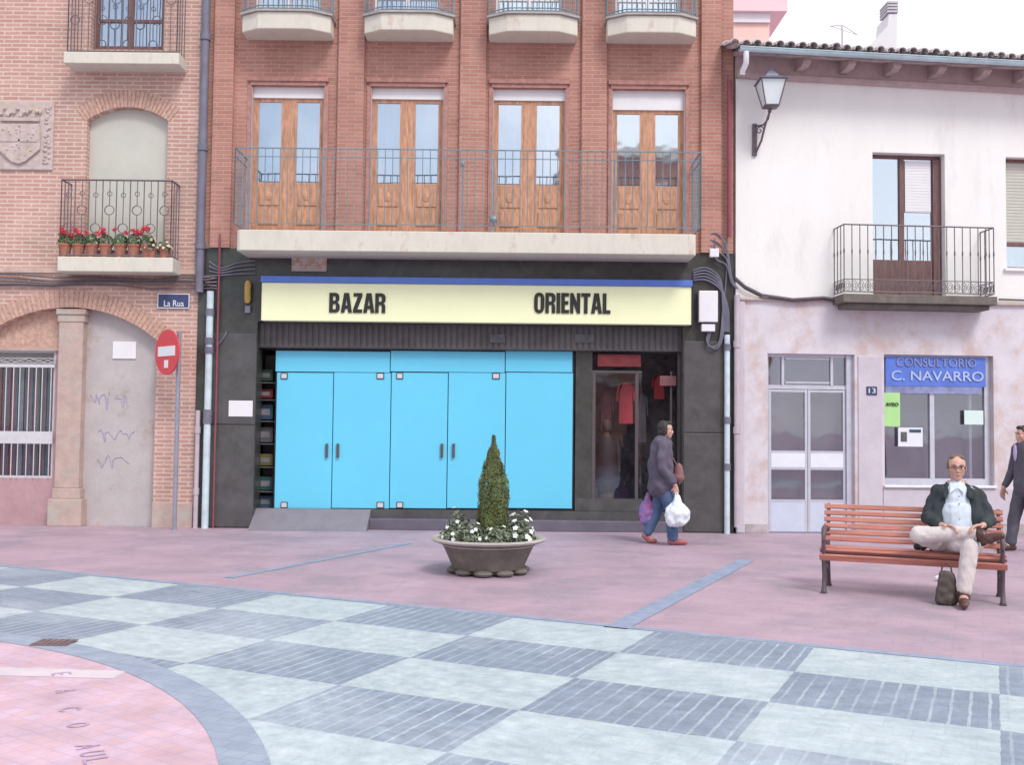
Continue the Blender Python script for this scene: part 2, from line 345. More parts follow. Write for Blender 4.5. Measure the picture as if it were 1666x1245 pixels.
def band_mat():
    mt = bpy.data.materials.new('chequered_paving'); mt.use_nodes = True; n = mt.node_tree.nodes; l = mt.node_tree.links; b = n['Principled BSDF']
    tc = n.new('ShaderNodeTexCoord'); s = n.new('ShaderNodeSeparateXYZ')
    nd = n.new('ShaderNodeTexNoise'); nd.inputs['Scale'].default_value = 7; nd.inputs['Detail'].default_value = 5; l.new(tc.outputs['Object'], nd.inputs['Vector'])
    va = n.new('ShaderNodeVectorMath'); va.operation = 'MULTIPLY_ADD'; va.inputs[1].default_value = (.025, .025, 0); l.new(nd.outputs['Color'], va.inputs[0]); l.new(tc.outputs['Object'], va.inputs[2])
    l.new(va.outputs[0], s.inputs[0])
    def mth(op, a, bb=None, c=None):
        x = n.new('ShaderNodeMath'); x.operation = op
        for i, q in enumerate((a, bb, c)):
            if q is None: continue
            if isinstance(q, (int, float)): x.inputs[i].default_value = q
            else: l.new(q, x.inputs[i])
        return x.outputs[0]
    X = mth('DIVIDE', s.outputs[0], U); Y = mth('DIVIDE', s.outputs[1], V)
    fi = mth('FLOOR', X); fj = mth('FLOOR', Y)
    par = mth('ABSOLUTE', mth('MODULO', mth('ADD', fi, fj), 2))          # 1 = dark panel
    st = mth('FRACT', mth('MULTIPLY', X, 12))
    joint = mth('LESS_THAN', mth('ABSOLUTE', mth('SUBTRACT', st, .5)), .085)
    # light panels: big flags, faint joints
    def joints(v, k, wd):
        f = mth('FRACT', mth('MULTIPLY', v, k)); return mth('LESS_THAN', f, wd)
    lj = mth('MAXIMUM', joints(X, 3, .02), joints(Y, 2, .02))
    nz = n.new('ShaderNodeTexNoise'); nz.inputs['Scale'].default_value = 2.2; nz.inputs['Detail'].default_value = 12; nz.inputs['Roughness'].default_value = .75
    l.new(tc.outputs['Object'], nz.inputs['Vector'])
    def ramp(f, a, c):
        r = n.new('ShaderNodeMix'); r.data_type = 'RGBA'; r.inputs[6].default_value = (*a, 1); r.inputs[7].default_value = (*c, 1)
        if isinstance(f, (int, float)): r.inputs[0].default_value = f
        else: l.new(f, r.inputs[0])
        return r
    mr = n.new('ShaderNodeMapRange'); mr.inputs[1].default_value = .3; mr.inputs[2].default_value = .7; l.new(nz.outputs['Fac'], mr.inputs[0])
    light = ramp(mr.outputs[0], (.37, .45, .50), (.55, .62, .64)); lightj = n.new('ShaderNodeMix'); lightj.data_type = 'RGBA'; lightj.inputs[7].default_value = (.45, .50, .56, 1)
    l.new(mth('MULTIPLY', lj, .6), lightj.inputs[0]); l.new(light.outputs[2], lightj.inputs[6])
    dark = ramp(mr.outputs[0], (.20, .245, .32), (.29, .345, .44)); darkj = n.new('ShaderNodeMix'); darkj.data_type = 'RGBA'; darkj.inputs[7].default_value = (.46, .52, .58, 1)
    n5 = n.new('ShaderNodeTexNoise'); n5.inputs['Scale'].default_value = 1.6; n5.inputs['Detail'].default_value = 7; l.new(tc.outputs['Object'], n5.inputs['Vector'])
    r5 = n.new('ShaderNodeMapRange'); r5.inputs[1].default_value = .35; r5.inputs[2].default_value = .65; r5.inputs[3].default_value = .15; r5.inputs[4].default_value = .9; l.new(n5.outputs['Fac'], r5.inputs[0])
    l.new(mth('MULTIPLY', joint, r5.outputs[0]), darkj.inputs[0]); l.new(dark.outputs[2], darkj.inputs[6])
    f = n.new('ShaderNodeMix'); f.data_type = 'RGBA'; l.new(par, f.inputs[0]); l.new(lightj.outputs[2], f.inputs[6]); l.new(darkj.outputs[2], f.inputs[7])
    # worn, bleached patches
    n2 = n.new('ShaderNodeTexNoise'); n2.inputs['Scale'].default_value = .55; n2.inputs['Detail'].default_value = 8; l.new(tc.outputs['Object'], n2.inputs['Vector'])
    r2 = n.new('ShaderNodeMapRange'); r2.inputs[1].default_value = .5; r2.inputs[2].default_value = .7; r2.inputs[4].default_value = .55; l.new(n2.outputs['Fac'], r2.inputs[0])
    f2 = n.new('ShaderNodeMix'); f2.data_type = 'RGBA'; f2.inputs[7].default_value = (.55, .62, .68, 1); l.new(r2.outputs[0], f2.inputs[0]); l.new(f.outputs[2], f2.inputs[6])
    n6 = n.new('ShaderNodeTexNoise'); n6.inputs['Scale'].default_value = 9; n6.inputs['Detail'].default_value = 10; n6.inputs['Roughness'].default_value = .8; l.new(tc.outputs['Object'], n6.inputs['Vector'])
    r6 = n.new('ShaderNodeMapRange'); r6.inputs[1].default_value = .35; r6.inputs[2].default_value = .65; r6.inputs[3].default_value = .80; r6.inputs[4].default_value = 1.12; l.new(n6.outputs['Fac'], r6.inputs[0])
    v6 = n.new('ShaderNodeVectorMath'); v6.operation = 'SCALE'; l.new(f2.outputs[2], v6.inputs[0]); l.new(r6.outputs[0], v6.inputs['Scale'])
    l.new(v6.outputs[0], b.inputs['Base Color']); b.inputs['Roughness'].default_value = .6
    bp = n.new('ShaderNodeBump'); bp.inputs['Strength'].default_value = .25; bp.inputs['Distance'].default_value = .005
    l.new(mth('MULTIPLY', par, mth('SUBTRACT', 1.0, joint)), bp.inputs['Height']); l.new(bp.outputs[0], b.inputs['Normal'])
    return mt
M['band'] = band_mat()
M['border'] = mat('blue_grey_setts', (.27, .32, .44), .7, .2, 6, .3, 40)
M['ring'] = mat('blue_grey_ring_paving', (.32, .37, .46), .7, .15, 4, .3, 40)
M['disc'] = mat('pink_disc_paving', (.57, .42, .52), .75, .16, 3.0, .2, 40, stain=((.58, .43, .38), 5, .6, .6))
def tiles(mt, w, h, lo, amt=.7, joint=(.75, .72, .78), rot=0):
    n = mt.node_tree.nodes; l = mt.node_tree.links; b = n['Principled BSDF']; old = b.inputs['Base Color'].links[0].from_socket
    tc = n.new('ShaderNodeTexCoord'); mp = n.new('ShaderNodeMapping'); mp.inputs['Rotation'].default_value = (0, 0, rot); l.new(tc.outputs['Object'], mp.inputs['Vector'])
    br = n.new('ShaderNodeTexBrick'); br.inputs['Scale'].default_value = 1; br.inputs['Brick Width'].default_value = w; br.inputs['Row Height'].default_value = h; br.inputs['Mortar Size'].default_value = .005
    br.inputs['Color1'].default_value = (1, 1, 1, 1); br.inputs['Color2'].default_value = (*lo, 1); br.inputs['Mortar'].default_value = (*joint, 1); l.new(mp.outputs[0], br.inputs['Vector'])
    mm = n.new('ShaderNodeMix'); mm.data_type = 'RGBA'; mm.blend_type = 'MULTIPLY'; mm.inputs[0].default_value = amt
    l.new(old, mm.inputs[6]); l.new(br.outputs['Color'], mm.inputs[7]); l.new(mm.outputs[2], b.inputs['Base Color'])
tiles(M['disc'], .10, .10, (1.0, .90, .80), .9, (.86, .84, .88), .6); tiles(M['ring'], .12, .10, (.88, .90, .94), .9, (.8, .8, .84), .4)
tiles(M['band'], .30, .20, (.95, .96, .97), .7, (.86, .88, .90))
M['disc_pale'] = mat('pale_disc_stripe', (.60, .53, .58), .75, .1, 4)
g = MB(); g.poly([(-300, -300, 0), (300, -300, 0), (300, 300, 0), (-300, 300, 0)]); struct(g.build('ground', M['pink']))
bd = MB(); bd.poly([(-30 * U, -8 * V, .004), (12 * U, -8 * V, .004), (12 * U, 3 * V, .004), (-30 * U, 3 * V, .004)])
o = bd.build('paving_band', M['band'], local=True); o.location = (Hc.x, Hc.y, 0); o.rotation_euler = (0, 0, ANG); struct(o)
def strip(a, b, wd, z, name='paving_border', mt='border'):
    a = Vector((a[0], a[1], z)); b = Vector((b[0], b[1], z)); t = (b - a).normalized(); nn = Vector((-t.y, t.x, 0)) * wd / 2
    return struct(MB().poly([a - nn, b - nn, b + nn, a + nn]).build(name, M[mt]))
strip(lat(-30, 3.06), lat(12, 3.06), .10, .006)
strip((.82, 7.96), (.82 + 2.0 * 1.0, 7.96 + 2.0 * 2.12 * 1.0), .19, .004)
c0 = G(371, 941); strip(c0, c0 + Vector((.42, .907, 0)) * 3.6, .12, .004)
# round medallion of paving: fit of the ring seen in the corner
CC, CR = Vector((-5.447, 3.265, 0)), 4.37
def disc(c, r0, r1, z, name, mt, a0=0, a1=360, n=96):
    b = MB()
    for k in range(n):
        p, q = R_(a0 + (a1 - a0) * k / n), R_(a0 + (a1 - a0) * (k + 1) / n)
        b.poly([(c.x + r0 * math.cos(p), c.y + r0 * math.sin(p), z), (c.x + r1 * math.cos(p), c.y + r1 * math.sin(p), z),
                (c.x + r1 * math.cos(q), c.y + r1 * math.sin(q), z), (c.x + r0 * math.cos(q), c.y + r0 * math.sin(q), z)])
    return struct(b.build(name, M[mt]))
disc(CC, 0.01, CR, .008, 'paving_disc', 'disc'); disc(CC, CR, CR + .225, .010, 'paving_ring', 'ring')

# ------------------------------------------------------------------ text
def text(body, x0, x1, z0, z1, Y, m, parent, name='lettering', bold=0.0, depth=.012, T=None, world=True):
    cu = bpy.data.curves.new('t', 'FONT'); cu.body = body; cu.offset = bold; cu.extrude = .01; cu.resolution_u = 3
    ob = bpy.data.objects.new('t', cu); col.objects.link(ob)
    me = bpy.data.meshes.new_from_object(ob.evaluated_get(bpy.context.evaluated_depsgraph_get()))
    bpy.data.objects.remove(ob); bpy.data.curves.remove(cu)
    xs = [v.co.x for v in me.vertices]; ys = [v.co.y for v in me.vertices]
    a, b, c, d = min(xs), max(xs), min(ys), max(ys)
    mb = MB()
    mb.add([(x0 + (v.co.x - a) / (b - a) * (x1 - x0), Y - (depth if v.co.z > 0 else 0), z0 + (v.co.y - c) / (d - c) * (z1 - z0)) for v in me.vertices],
           [tuple(p.vertices) for p in me.polygons])
    bpy.data.meshes.remove(me)
    return mb.build(name, m, parent, T=T, local=not world)

# ------------------------------------------------------------------ walls with openings
def wall(mb, x0, x1, z0, z1, Y, depth, ops, m=0):
    xs = sorted({x0, x1, *[v for o in ops for v in o[:2]]}); zs = sorted({z0, z1, *[v for o in ops for v in o[2:4]]})
    xs = [v for v in xs if x0 <= v <= x1]; zs = [v for v in zs if z0 <= v <= z1]
    def open_(i, j):
        if i < 0 or j < 0 or i >= len(xs) - 1 or j >= len(zs) - 1: return True
        cx, cz = (xs[i] + xs[i + 1]) / 2, (zs[j] + zs[j + 1]) / 2
        return any(o[0] < cx < o[1] and o[2] < cz < o[3] for o in ops)
    for i in range(len(xs) - 1):
        for j in range(len(zs) - 1):
            if open_(i, j): continue
            a, b, c, d = xs[i], xs[i + 1], zs[j], zs[j + 1]; y, q = Y, Y + depth
            mb.poly([(a, y, c), (b, y, c), (b, y, d), (a, y, d)], m); mb.poly([(a, q, c), (a, q, d), (b, q, d), (b, q, c)], m)
            if open_(i - 1, j): mb.poly([(a, y, c), (a, y, d), (a, q, d), (a, q, c)], m)
            if open_(i + 1, j): mb.poly([(b, y, c), (b, q, c), (b, q, d), (b, y, d)], m)
            if open_(i, j - 1): mb.poly([(a, y, c), (a, q, c), (b, q, c), (b, y, c)], m)
            if open_(i, j + 1): mb.poly([(a, y, d), (b, y, d), (b, q, d), (a, q, d)], m)
def arc_pts(x0, x1, zs, zc, n=24):
    w2 = (x1 - x0) / 2; h = zc - zs; Rr = (w2 * w2 + h * h) / (2 * h); cx = (x0 + x1) / 2; cz = zc - Rr; a = math.asin(w2 / Rr)
    return [(cx + Rr * math.sin(-a + 2 * a * k / n), cz + Rr * math.cos(-a + 2 * a * k / n)) for k in range(n + 1)], cx, cz, Rr, a
def spandrel(mb, x0, x1, zs, zc, Y, depth):
    pts = arc_pts(x0, x1, zs, zc)[0]
    for (a, b), (c, d) in zip(pts, pts[1:]):
        mb.poly([(a, Y, b), (c, Y, d), (c, Y, zc), (a, Y, zc)]); mb.poly([(a, Y, b), (a, Y + depth, b), (c, Y + depth, d), (c, Y, d)])
def voussoirs(x0, x1, zs, zc, Y, t, n, m, parent):
    _, cx, cz, Rr, a = arc_pts(x0, x1, zs, zc); mb = MB()
    for k in range(n):
        p = -a * 1.04 + 2 * a * 1.04 * k / n; q = p + 2 * a * 1.04 / n * .74; j = random.uniform(-.01, .01)
        pr = [(cx + r * math.sin(s), cz + r * math.cos(s)) for r, s in ((Rr, p), (Rr + t + j, p), (Rr + t + j, q), (Rr, q))]
        mb.prism(pr, Y - .010, Y + .05, 'y')
    return mb.build('brick_arch', m, parent)

def railing(parent, x0, x1, yf, yw, z0, z1, m, name='railing', step=.11, r=.008, mid=None, bellied=False):
    mb = MB()
    path = [(x0, yw), (x0, yf), (x1, yf), (x1, yw)]
    for (a, b), (c, d) in zip(path, path[1:]):
        for z, t in [(z1, .016), (z0, .012)] + ([(mid, .011)] if mid else []):
            if a == c: mb.box(a - t / 2, a + t / 2, min(b, d), max(b, d), z - t / 2, z + t / 2)
            else: mb.box(a, c, b - t / 2, b + t / 2, z - t / 2, z + t / 2)
        L = abs(c - a) + abs(d - b); k = max(1, round(L / step))
        for i in range(k + 1):
            x = a + (c - a) * i / k; y = b + (d - b) * i / k
            mb.tube([(x, y, z0), (x, y, z1)], r * (1.6 if i in (0, k) else 1), 5)
    return mb.build(name, m, parent)

# ================================================================== LEFT BUILDING
LB = thing('brick_building', 'pale brick building with segmental arches, a carved coat of arms and iron balconies', 'building', (-6.0, D, 0))
xr = P(324, 430)[0]                      # right end of the building
up = RC(150, -120, 268, 80); arch = RC(139, 174, 271, 424); low = RC(-35, 500, 252, 848)
low = (low[0], low[1], 0.0, low[3])
mb = MB(); wall(mb, -16, xr, 0, 10.5, D, .35, [up, arch, low])
zs_a = P(205, 196)[1]; spandrel(mb, arch[0], arch[1], zs_a, arch[3], D, .35)
zs_l = P(110, 552)[1]; spandrel(mb, low[0], low[1], zs_l, low[3], D, .35)
mb.build('wall', M['brick_pale'], LB)
voussoirs(arch[0], arch[1], zs_a, arch[3], D, .27, 26, M['brick_vous'], LB)
voussoirs(low[0], low[1], zs_l, low[3], D, .26, 44, M['brick_vous'], LB)
MB().box(-16, xr - .003, D + .36, D + 8, 0, 10.4).build('back_volume', M['mortar'], LB)
a = RC(0, 437, 324, 445); MB().box(-16, xr - .002, D - .03, D + .02, a[2], a[3]).build('ledge', M['mortar'], LB)
# plinth
a = RC(252, 820, 324, 856); MB().box(low[1] + .002, xr - .004, D - .02, D + .02, 0, a[3]).build('plinth', M['stone'], LB)
# infill of the wide arch
Yi = D + .16; c0, c1 = P(90, 650, D)[0], P(134, 650, D)[0]
MB().box(c1 - .1, low[1] + .05, Yi, Yi + .1, 0, low[3] + .02).build('infill_wall', M['plaster_old'], LB)
gw = RC(-32, 570, 88, 778, Yi)
mb = MB(); wall(mb, low[0] - .1, c0 + .02, 0, low[3] + .02, Yi, .12, [gw]); o = mb.build('pink_infill_wall', M['plaster_pink'], LB)
a = RC(0, 508, 88, 566, Yi); MB().box(low[0] - .05, c0 + .01, Yi - .012, Yi + .01, a[2], a[3] + .02).build('upper_infill', M['brick_vous'], LB)
a = RC(0, 566, 90, 571, Yi); MB().box(low[0], c0 + .01, Yi - .04, Yi + .01, a[2], a[3]).build('lintel', M['stone'], LB)
# faint scribbles left on the plaster
def smooth_(p):
    out = []
    for i in range(len(p) - 1):
        a, b, c, d = (Vector(p[max(0, min(len(p) - 1, i + k))]) for k in (-1, 0, 1, 2))
        for k in range(5): t = k / 5; out.append(.5 * (2 * b + (c - a) * t + (2 * a - 5 * b + 4 * c - d) * t * t + (d - a + 3 * b - 3 * c) * t ** 3))
    return out
def scribble(px, py, wpx, hpx, n, sd):
    random.seed(sd); mb = MB(); pts = []
    for k in range(n):
        x, z = P(px + wpx * k / n, py + hpx * (.5 + .5 * math.sin(k * 2.1 + sd)) * (1 if k % 4 else .3), Yi); pts.append((x + random.uniform(-.03, .03), Yi - .001, z + random.uniform(-.05, .05)))
    mb.tube(smooth_(pts), .010, 4); mb.build('graffiti', M['graffiti'], LB)
scribble(150, 640, 34, 22, 9, 1); scribble(188, 642, 26, 20, 7, 2); scribble(162, 700, 60, 16, 14, 3); scribble(160, 742, 54, 18, 12, 4); random.seed(11)
# stone column
zc = [P(112, y, D)[1] for y in (503, 512, 524, 795, 812, 848)]
mb = MB(); mb.box(c0 - .02, c1 + .02, D - .03, Yi + .05, zc[1], zc[0]); mb.box(c0 + .0, c1 - .0, D - .01, Yi + .05, zc[2], zc[1])
mb.box(c0 + .02, c1 - .02, D + .0, Yi + .05, zc[3], zc[2]); mb.box(c0 + .0, c1 + .01, D - .02, Yi + .05, zc[4], zc[3]); mb.box(c0 - .05, c1 + .05, D - .05, Yi + .05, 0, zc[4])
mb.build('stone_column', M['stone'], LB, bevel=.012)
# barred window
mb = MB(); t = .035
mb.box(gw[0], gw[1], Yi + .02, Yi + .06, gw[3] - t, gw[3]); mb.box(gw[0], gw[1], Yi + .02, Yi + .06, gw[2], gw[2] + t); mb.box(gw[1] - t, gw[1], Yi + .02, Yi + .06, gw[2] + t, gw[3] - t)
fr = mb.build('window', M['iron_white'], LB)
MB().box(gw[0], gw[1] - t, Yi + .055, Yi + .06, gw[2] + t, gw[3] - t).build('pane', M['glass_clear'], fr)
mb = MB(); zt = P(45, 598, Yi)[1]; z1, z2 = P(45, 722, Yi)[1], P(45, 702, Yi)[1]
mb.box(gw[0], gw[1], Yi - .035, Yi - .02, z1, z2); mb.box(gw[0], gw[1], Yi - .032, Yi - .018, zt, zt + .05)
for k in range(13):
    x = gw[1] - .05 - k * .115 - (.02 if k % 3 == 1 else 0); mb.box(x - .006, x + .006, Yi - .03, Yi - .02, gw[2], zt if k % 2 else zt + .02)
for k in range(5):                       # woven wires above the grille
    pts = [(gw[0] + (gw[1] - gw[0]) * i / 14, Yi - .02, zt + .06 + .09 * (.5 + .5 * math.sin(i * .9 + k * 1.4))) for i in range(15)]
    mb.tube(pts, .004, 4)
mb.build('grille', M['iron_white'], fr)
mb = MB(); mb.box(gw[0], gw[1], Yi + .4, Yi + .42, gw[2] - .1, gw[3] + .1); mb.build('dark_room', M['dark'], LB)
x = gw[1] - .06; ms_ = ['g_green', 'g_red', 'g_grey', 'g_teal', 'g_red', 'g_white', 'g_brown', 'g_pink']; bk = MB(); i = 0
while x > gw[0]:
    wd = random.uniform(.03, .085); z0 = gw[2] + .02
    bk.box(x - wd, x - .004, Yi + .12, Yi + .18, z0, gw[3] - .25 - random.random() * .04, random.randrange(8)); x -= wd
bk.build('window_curtain', [M[k] for k in ms_], LB)
# dark blind arch window (first floor)
fb = MB(); fb.box(arch[0], arch[1], D + .12, D + .15, P(205, 405)[1], arch[3]); o = fb.build('window', M['blind'], LB)
fb = MB(); t = .05
for k in range(26): 
    zz = P(205, 405)[1] + k * .085; 
    if zz < arch[3]: fb.box(arch[0] + .01, arch[1] - .01, D + .112, D + .12, zz, zz + .006)

z1 = P(205, 405)[1]; fb = MB(); fb.box(arch[0], arch[1], D + .14, D + .2, arch[2], z1); fb.build('lower_door', M['wood_dark'], o)
# upper window with brown frame
def casement(parent, r, Y, m, nx, nz, t=.06, glassm='glass', curtain=True, name='window'):
    mb = MB(); x0, x1, z0, z1 = r
    mb.box(x0, x1, Y, Y + .06, z1 - t, z1); mb.box(x0, x1, Y, Y + .06, z0, z0 + t)
    mb.box(x0, x0 + t, Y, Y + .06, z0 + t, z1 - t); mb.box(x1 - t, x1, Y, Y + .06, z0 + t, z1 - t)
    for i in range(1, nx): x = x0 + (x1 - x0) * i / nx; mb.box(x - t * .55, x + t * .55, Y - .002, Y + .05, z0 + t, z1 - t)
    for j in range(1, nz): z = z0 + (z1 - z0) * j / nz; mb.box(x0 + t, x1 - t, Y + .004, Y + .05, z - t * .3, z + t * .3)
    f = mb.build(name, m, parent)
    MB().box(x0 + t, x1 - t, Y + .03, Y + .036, z0 + t, z1 - t).build('pane', M[glassm], f)
    if curtain:
        c = MB(); n = 30
        pts = [(x0 + t + (x1 - x0 - 2 * t) * i / n, Y + .14 + .012 * math.sin(i * 1.9)) for i in range(n + 1)]
        for (a, b), (cc, d) in zip(pts, pts[1:]): c.poly([(a, b, z0), (cc, d, z0), (cc, d, z1), (a, b, z1)])
        c.build('curtain', M['curtain'], f)
    return f
upf = casement(LB, (up[0], up[1], P(205, 78)[1], up[3]), D + .12, M['wood_dark'], 2, 4, t=.075)
# balconies of the left building
def slab(parent, x0, x1, yf, z0, z1, m, cham=.0, name='balcony'):
    out = [(x0, D - .002), (x0, yf + cham), (x0 + cham, yf), (x1 - cham, yf), (x1, yf + cham), (x1, D - .002)] if cham else [(x0, D - .002), (x0, yf), (x1, yf), (x1, D - .002)]
    return MB().prism(out, z0, z1, 'z').build(name, m, parent, bevel=.012)
Yb = D - .38
a = RC(103, 84, 291, 103, Yb); b1 = slab(LB, a[0], a[1], Yb, a[2], a[3], M['slab'])
b1['label'] = 'upper balcony slab'
def fancy_rail(parent, x0, x1, yf, z0, z1, m, n):
    mb = MB()
    for t0, t1, fr_ in (((x0, D), (x0, yf), 0), ((x0, yf), (x1, yf), 1), ((x1, yf), (x1, D), 0)):
        a = Vector((*t0, 0)); b = Vector((*t1, 0)); L = (b - a).length; k = n if fr_ else 3
        for z in (z0, z1): mb.tube([a + Vector((0, 0, z)), b + Vector((0, 0, z))], .014, 5)
        for i in range(k + 1):
            p = a.lerp(b, i / k); mb.tube([p + Vector((0, 0, z0)), p + Vector((0, 0, z1))], .009, 5)
            if fr_ and i < k:
                c = a.lerp(b, (i + .5) / k); rr = L / k * .34
                zc_ = z0 + (z1 - z0) * (.60 if i % 2 else .36)
                mb.tube([c + Vector((rr * math.cos(q * math.pi / 8), 0, zc_ + rr * math.sin(q * math.pi / 8))) for q in range(17)], .008, 4)
                mb.tube([c + Vector((0, 0, z0)), c + Vector((0, 0, zc_ - rr))], .007, 4); mb.tube([c + Vector((0, 0, zc_ + rr)), c + Vector((0, 0, z1))], .007, 4)
                zc2 = z0 + (z1 - z0) * (.82 if i % 2 else .80); r2 = rr * .5
                mb.tube([c + Vector((r2 * math.cos(q * math.pi / 6), 0, zc2 + r2 * math.sin(q * math.pi / 6))) for q in range(13)], .006, 4)
    return mb.build('railing', m, parent)
a = RC(110, -60, 288, 80, Yb); fancy_rail(b1, a[0], a[1], Yb + .04, P(200, 82, Yb)[1], a[3], M['iron'], 8)
a = RC(93, 418, 281, 442, Yb); b2 = slab(LB, a[0], a[1], Yb, a[2], a[3], M['slab'])
b2['label'] = 'lower balcony slab carrying flower pots'
ZB = a[3]
a = RC(97, 292, 277, 416, Yb); fancy_rail(b2, a[0], a[1], Yb + .04, ZB + .03, a[3], M['iron'], 8)
# carved coat of arms
a = RC(-18, 165, 88, 277); mb = MB(); mb.box(a[0], a[1], D - .03, D + .02, a[2], a[3])
o = mb.build('coat_of_arms', M['stone_pale'], LB, bevel=.015)
w_, h_ = a[1] - a[0], a[3] - a[2]; cx = (a[0] + a[1]) / 2
mb = MB()
sh = [(cx - w_ * .32, a[2] + h_ * .66), (cx + w_ * .30, a[2] + h_ * .66), (cx + w_ * .32, a[2] + h_ * .3), (cx + w_ * .1, a[2] + h_ * .12), (cx, a[2] + h_ * .08), (cx - w_ * .12, a[2] + h_ * .12), (cx - w_ * .33, a[2] + h_ * .3)]
mb.prism(sh, D - .07, D - .02, 'y')
for k in range(13): mb.ball((cx - w_ * .30 + k * w_ * .05, D - .045, a[2] + h_ * (.80 + .035 * math.sin(k * 1.7) + .05 * (k % 2))), (random.uniform(.02, .035), .035, random.uniform(.02, .045)), 8)
for k in range(60):
    q = random.random(); sd_ = random.choice((-1, 1)); mb.ball((cx + sd_ * w_ * (.36 + .09 * random.random()), D - .03, a[2] + h_ * (.08 + .84 * q)), (random.uniform(.012, .035), .022, random.uniform(.012, .04)), 8)
for k in range(26): mb.ball((cx + w_ * random.uniform(-.26, .26), D - .068, a[2] + h_ * random.uniform(.2, .62)), (random.uniform(.01, .03), .016, random.uniform(.01, .03)), 6)
mb.box(cx - w_ * .3, cx + w_ * .3, D - .075, D - .03, a[2] + h_ * .70, a[2] + h_ * .75)
mb.box(cx - .012, cx + .012, D - .08, D - .06, a[2] + h_ * .15, a[2] + h_ * .64); mb.box(cx - w_ * .3, cx + w_ * .28, D - .08, D - .06, a[2] + h_ * .4, a[2] + h_ * .43)
mb.build('relief', M['stone_pale'], o, smooth=True)

# things on the left building
a = RC(184, 556, 222, 584, Yi)
tag(MB().box(a[0], a[1], Yi - .02, Yi - .002, a[2], a[3]).build('wall_notice', M['white'], bevel=.004), 'blank white square notice on the blocked plaster archway', 'notice')
a = RC(257, 478, 309, 502)
o = tag(MB().box(a[0], a[1], D - .02, D - .002, a[2], a[3]).build('street_name_sign', M['navy'], bevel=.004), 'dark blue street name plate on the brick corner beside the drainpipe', 'street sign')
mb = MB(); t = .012
for q in ((a[0], a[1], a[3] - t, a[3]), (a[0], a[1], a[2], a[2] + t), (a[0], a[0] + t, a[2] + t, a[3] - t), (a[1] - t, a[1], a[2] + t, a[3] - t)): mb.box(q[0], q[1], D - .025, D - .0195, q[2], q[3])
mb.build('border', M['paper'], o)
b = RC(268, 489, 300, 499); text('La Rua', b[0], b[1], b[2], b[3], D - .021, M['paper'], o)
# no entry sign on its pole
sp_ = Vector((P(284, 850, 15.0)[0], 15.0, 0))
o = thing('no_entry_sign', 'round red no entry sign with white bar on a grey pole by the brick pier', 'road sign', sp_)
zt_ = P(284, 540, 15.0)[1]
MB().tube([sp_, (sp_.x, sp_.y, zt_)], .03, 12).build('pole', M['galv'], o, smooth=True)
zc_ = P(267, 573, 14.95)[1]; rad = .335; cs = Vector((sp_.x - .15, sp_.y - .06, zc_))
Rz = Matrix.Translation(cs) @ Matrix.Rotation(R_(-42), 4, 'Z')
d_ = MB(); d_.prism([(rad * math.cos(R_(7.5 * k)), rad * math.sin(R_(7.5 * k))) for k in range(48)], -.012, .012, 'y'); dd = d_.build('disc', M['red'], o, T=Rz)
d_ = MB(); d_.box(-.24, .24, -.020, -.0125, -.06, .085); d_.build('white_bar', M['paper'], dd, T=Rz)
d_ = MB(); d_.box(-.05, .05, -.020, -.0125, -.235, -.12); d_.build('sticker', M['paper'], dd, T=Rz)
d_ = MB(); d_.box(-.02, .19, .013, .05, -.03, .03); d_.build('bracket', M['galv'], o, T=Rz)

# pipes near the party wall
def pipe(name, pts, r, m, label, cat='pipe', joints=(), jm=None, group=None):
    root = thing(name, label, cat, (pts[-1][0], pts[-1][1], min(p[2] for p in pts)), group)
    MB().tube(pts, r, 14).build('tube', m, root, smooth=True)
    for z in joints:
        x = pts[0][0] + (pts[-1][0] - pts[0][0]) * (z - pts[0][2]) / (pts[-1][2] - pts[0][2])
        MB().tube([(x, pts[0][1], z - .05), (x, pts[0][1], z + .05)], r * 1.28, 14).build('collar', jm or m, root, smooth=True)
    return root
YP = D - .09
z_ = lambda y, x=335: P(x, y, YP)[1]
pipe('drainpipe', [(P(338, 660, YP)[0], YP, z_(474)), (P(338, 660, YP)[0] + .0, YP, 0)], .052, M['pvc'], 'white plastic drainpipe with dark collars at the left edge of the black marble shopfront', 'drainpipe',
     joints=(z_(508), z_(555), z_(570), z_(672), z_(684)), jm=M['pvc_grey'])
pipe('grey_conduit', [(P(320, 760, YP)[0], YP, z_(668)), (P(320, 760, YP)[0], YP, 0)], .035, M['pvc_beige'], 'short beige grey conduit rising from the pavement left of the white drainpipe', 'conduit', joints=(z_(700), z_(800)))
pipe('rain_downpipe', [(P(331, 200, YP)[0], YP, z_(-200)), (P(331, 200, YP)[0], YP, z_(476))], .062, M['pvc_grey'], 'dark grey downpipe between the pale brick building and the red brick one', 'drainpipe', joints=(z_(60), z_(240), z_(400)))
pipe('maroon_conduit', [(P(355, 500, YP)[0], YP, z_(380)), (P(355, 500, YP)[0], YP, 0)], .014, M['maroon'], 'thin maroon conduit down the black marble pillar by the white drainpipe', 'conduit', joints=(z_(560), z_(700)))
# cables beneath the balcony
cb = MB()
for k in range(5):
    z0 = P(165, 450 + 4 * k, D)[1]
    cb.tube([(-9 + i * .5, D - .05 - .015 * (k % 2), z0 + .025 * math.sin(i * .8 + k) - (.03 if i % 3 == 1 else 0)) for i in range(10)] + [(P(330 + 4 * k, 450)[0], D - .12, z0 - .02)], .013, 5)
tag(cb.build('cable_bundle', M['iron'], smooth=True), 'black cable bundle running under the geranium balcony', 'cables')

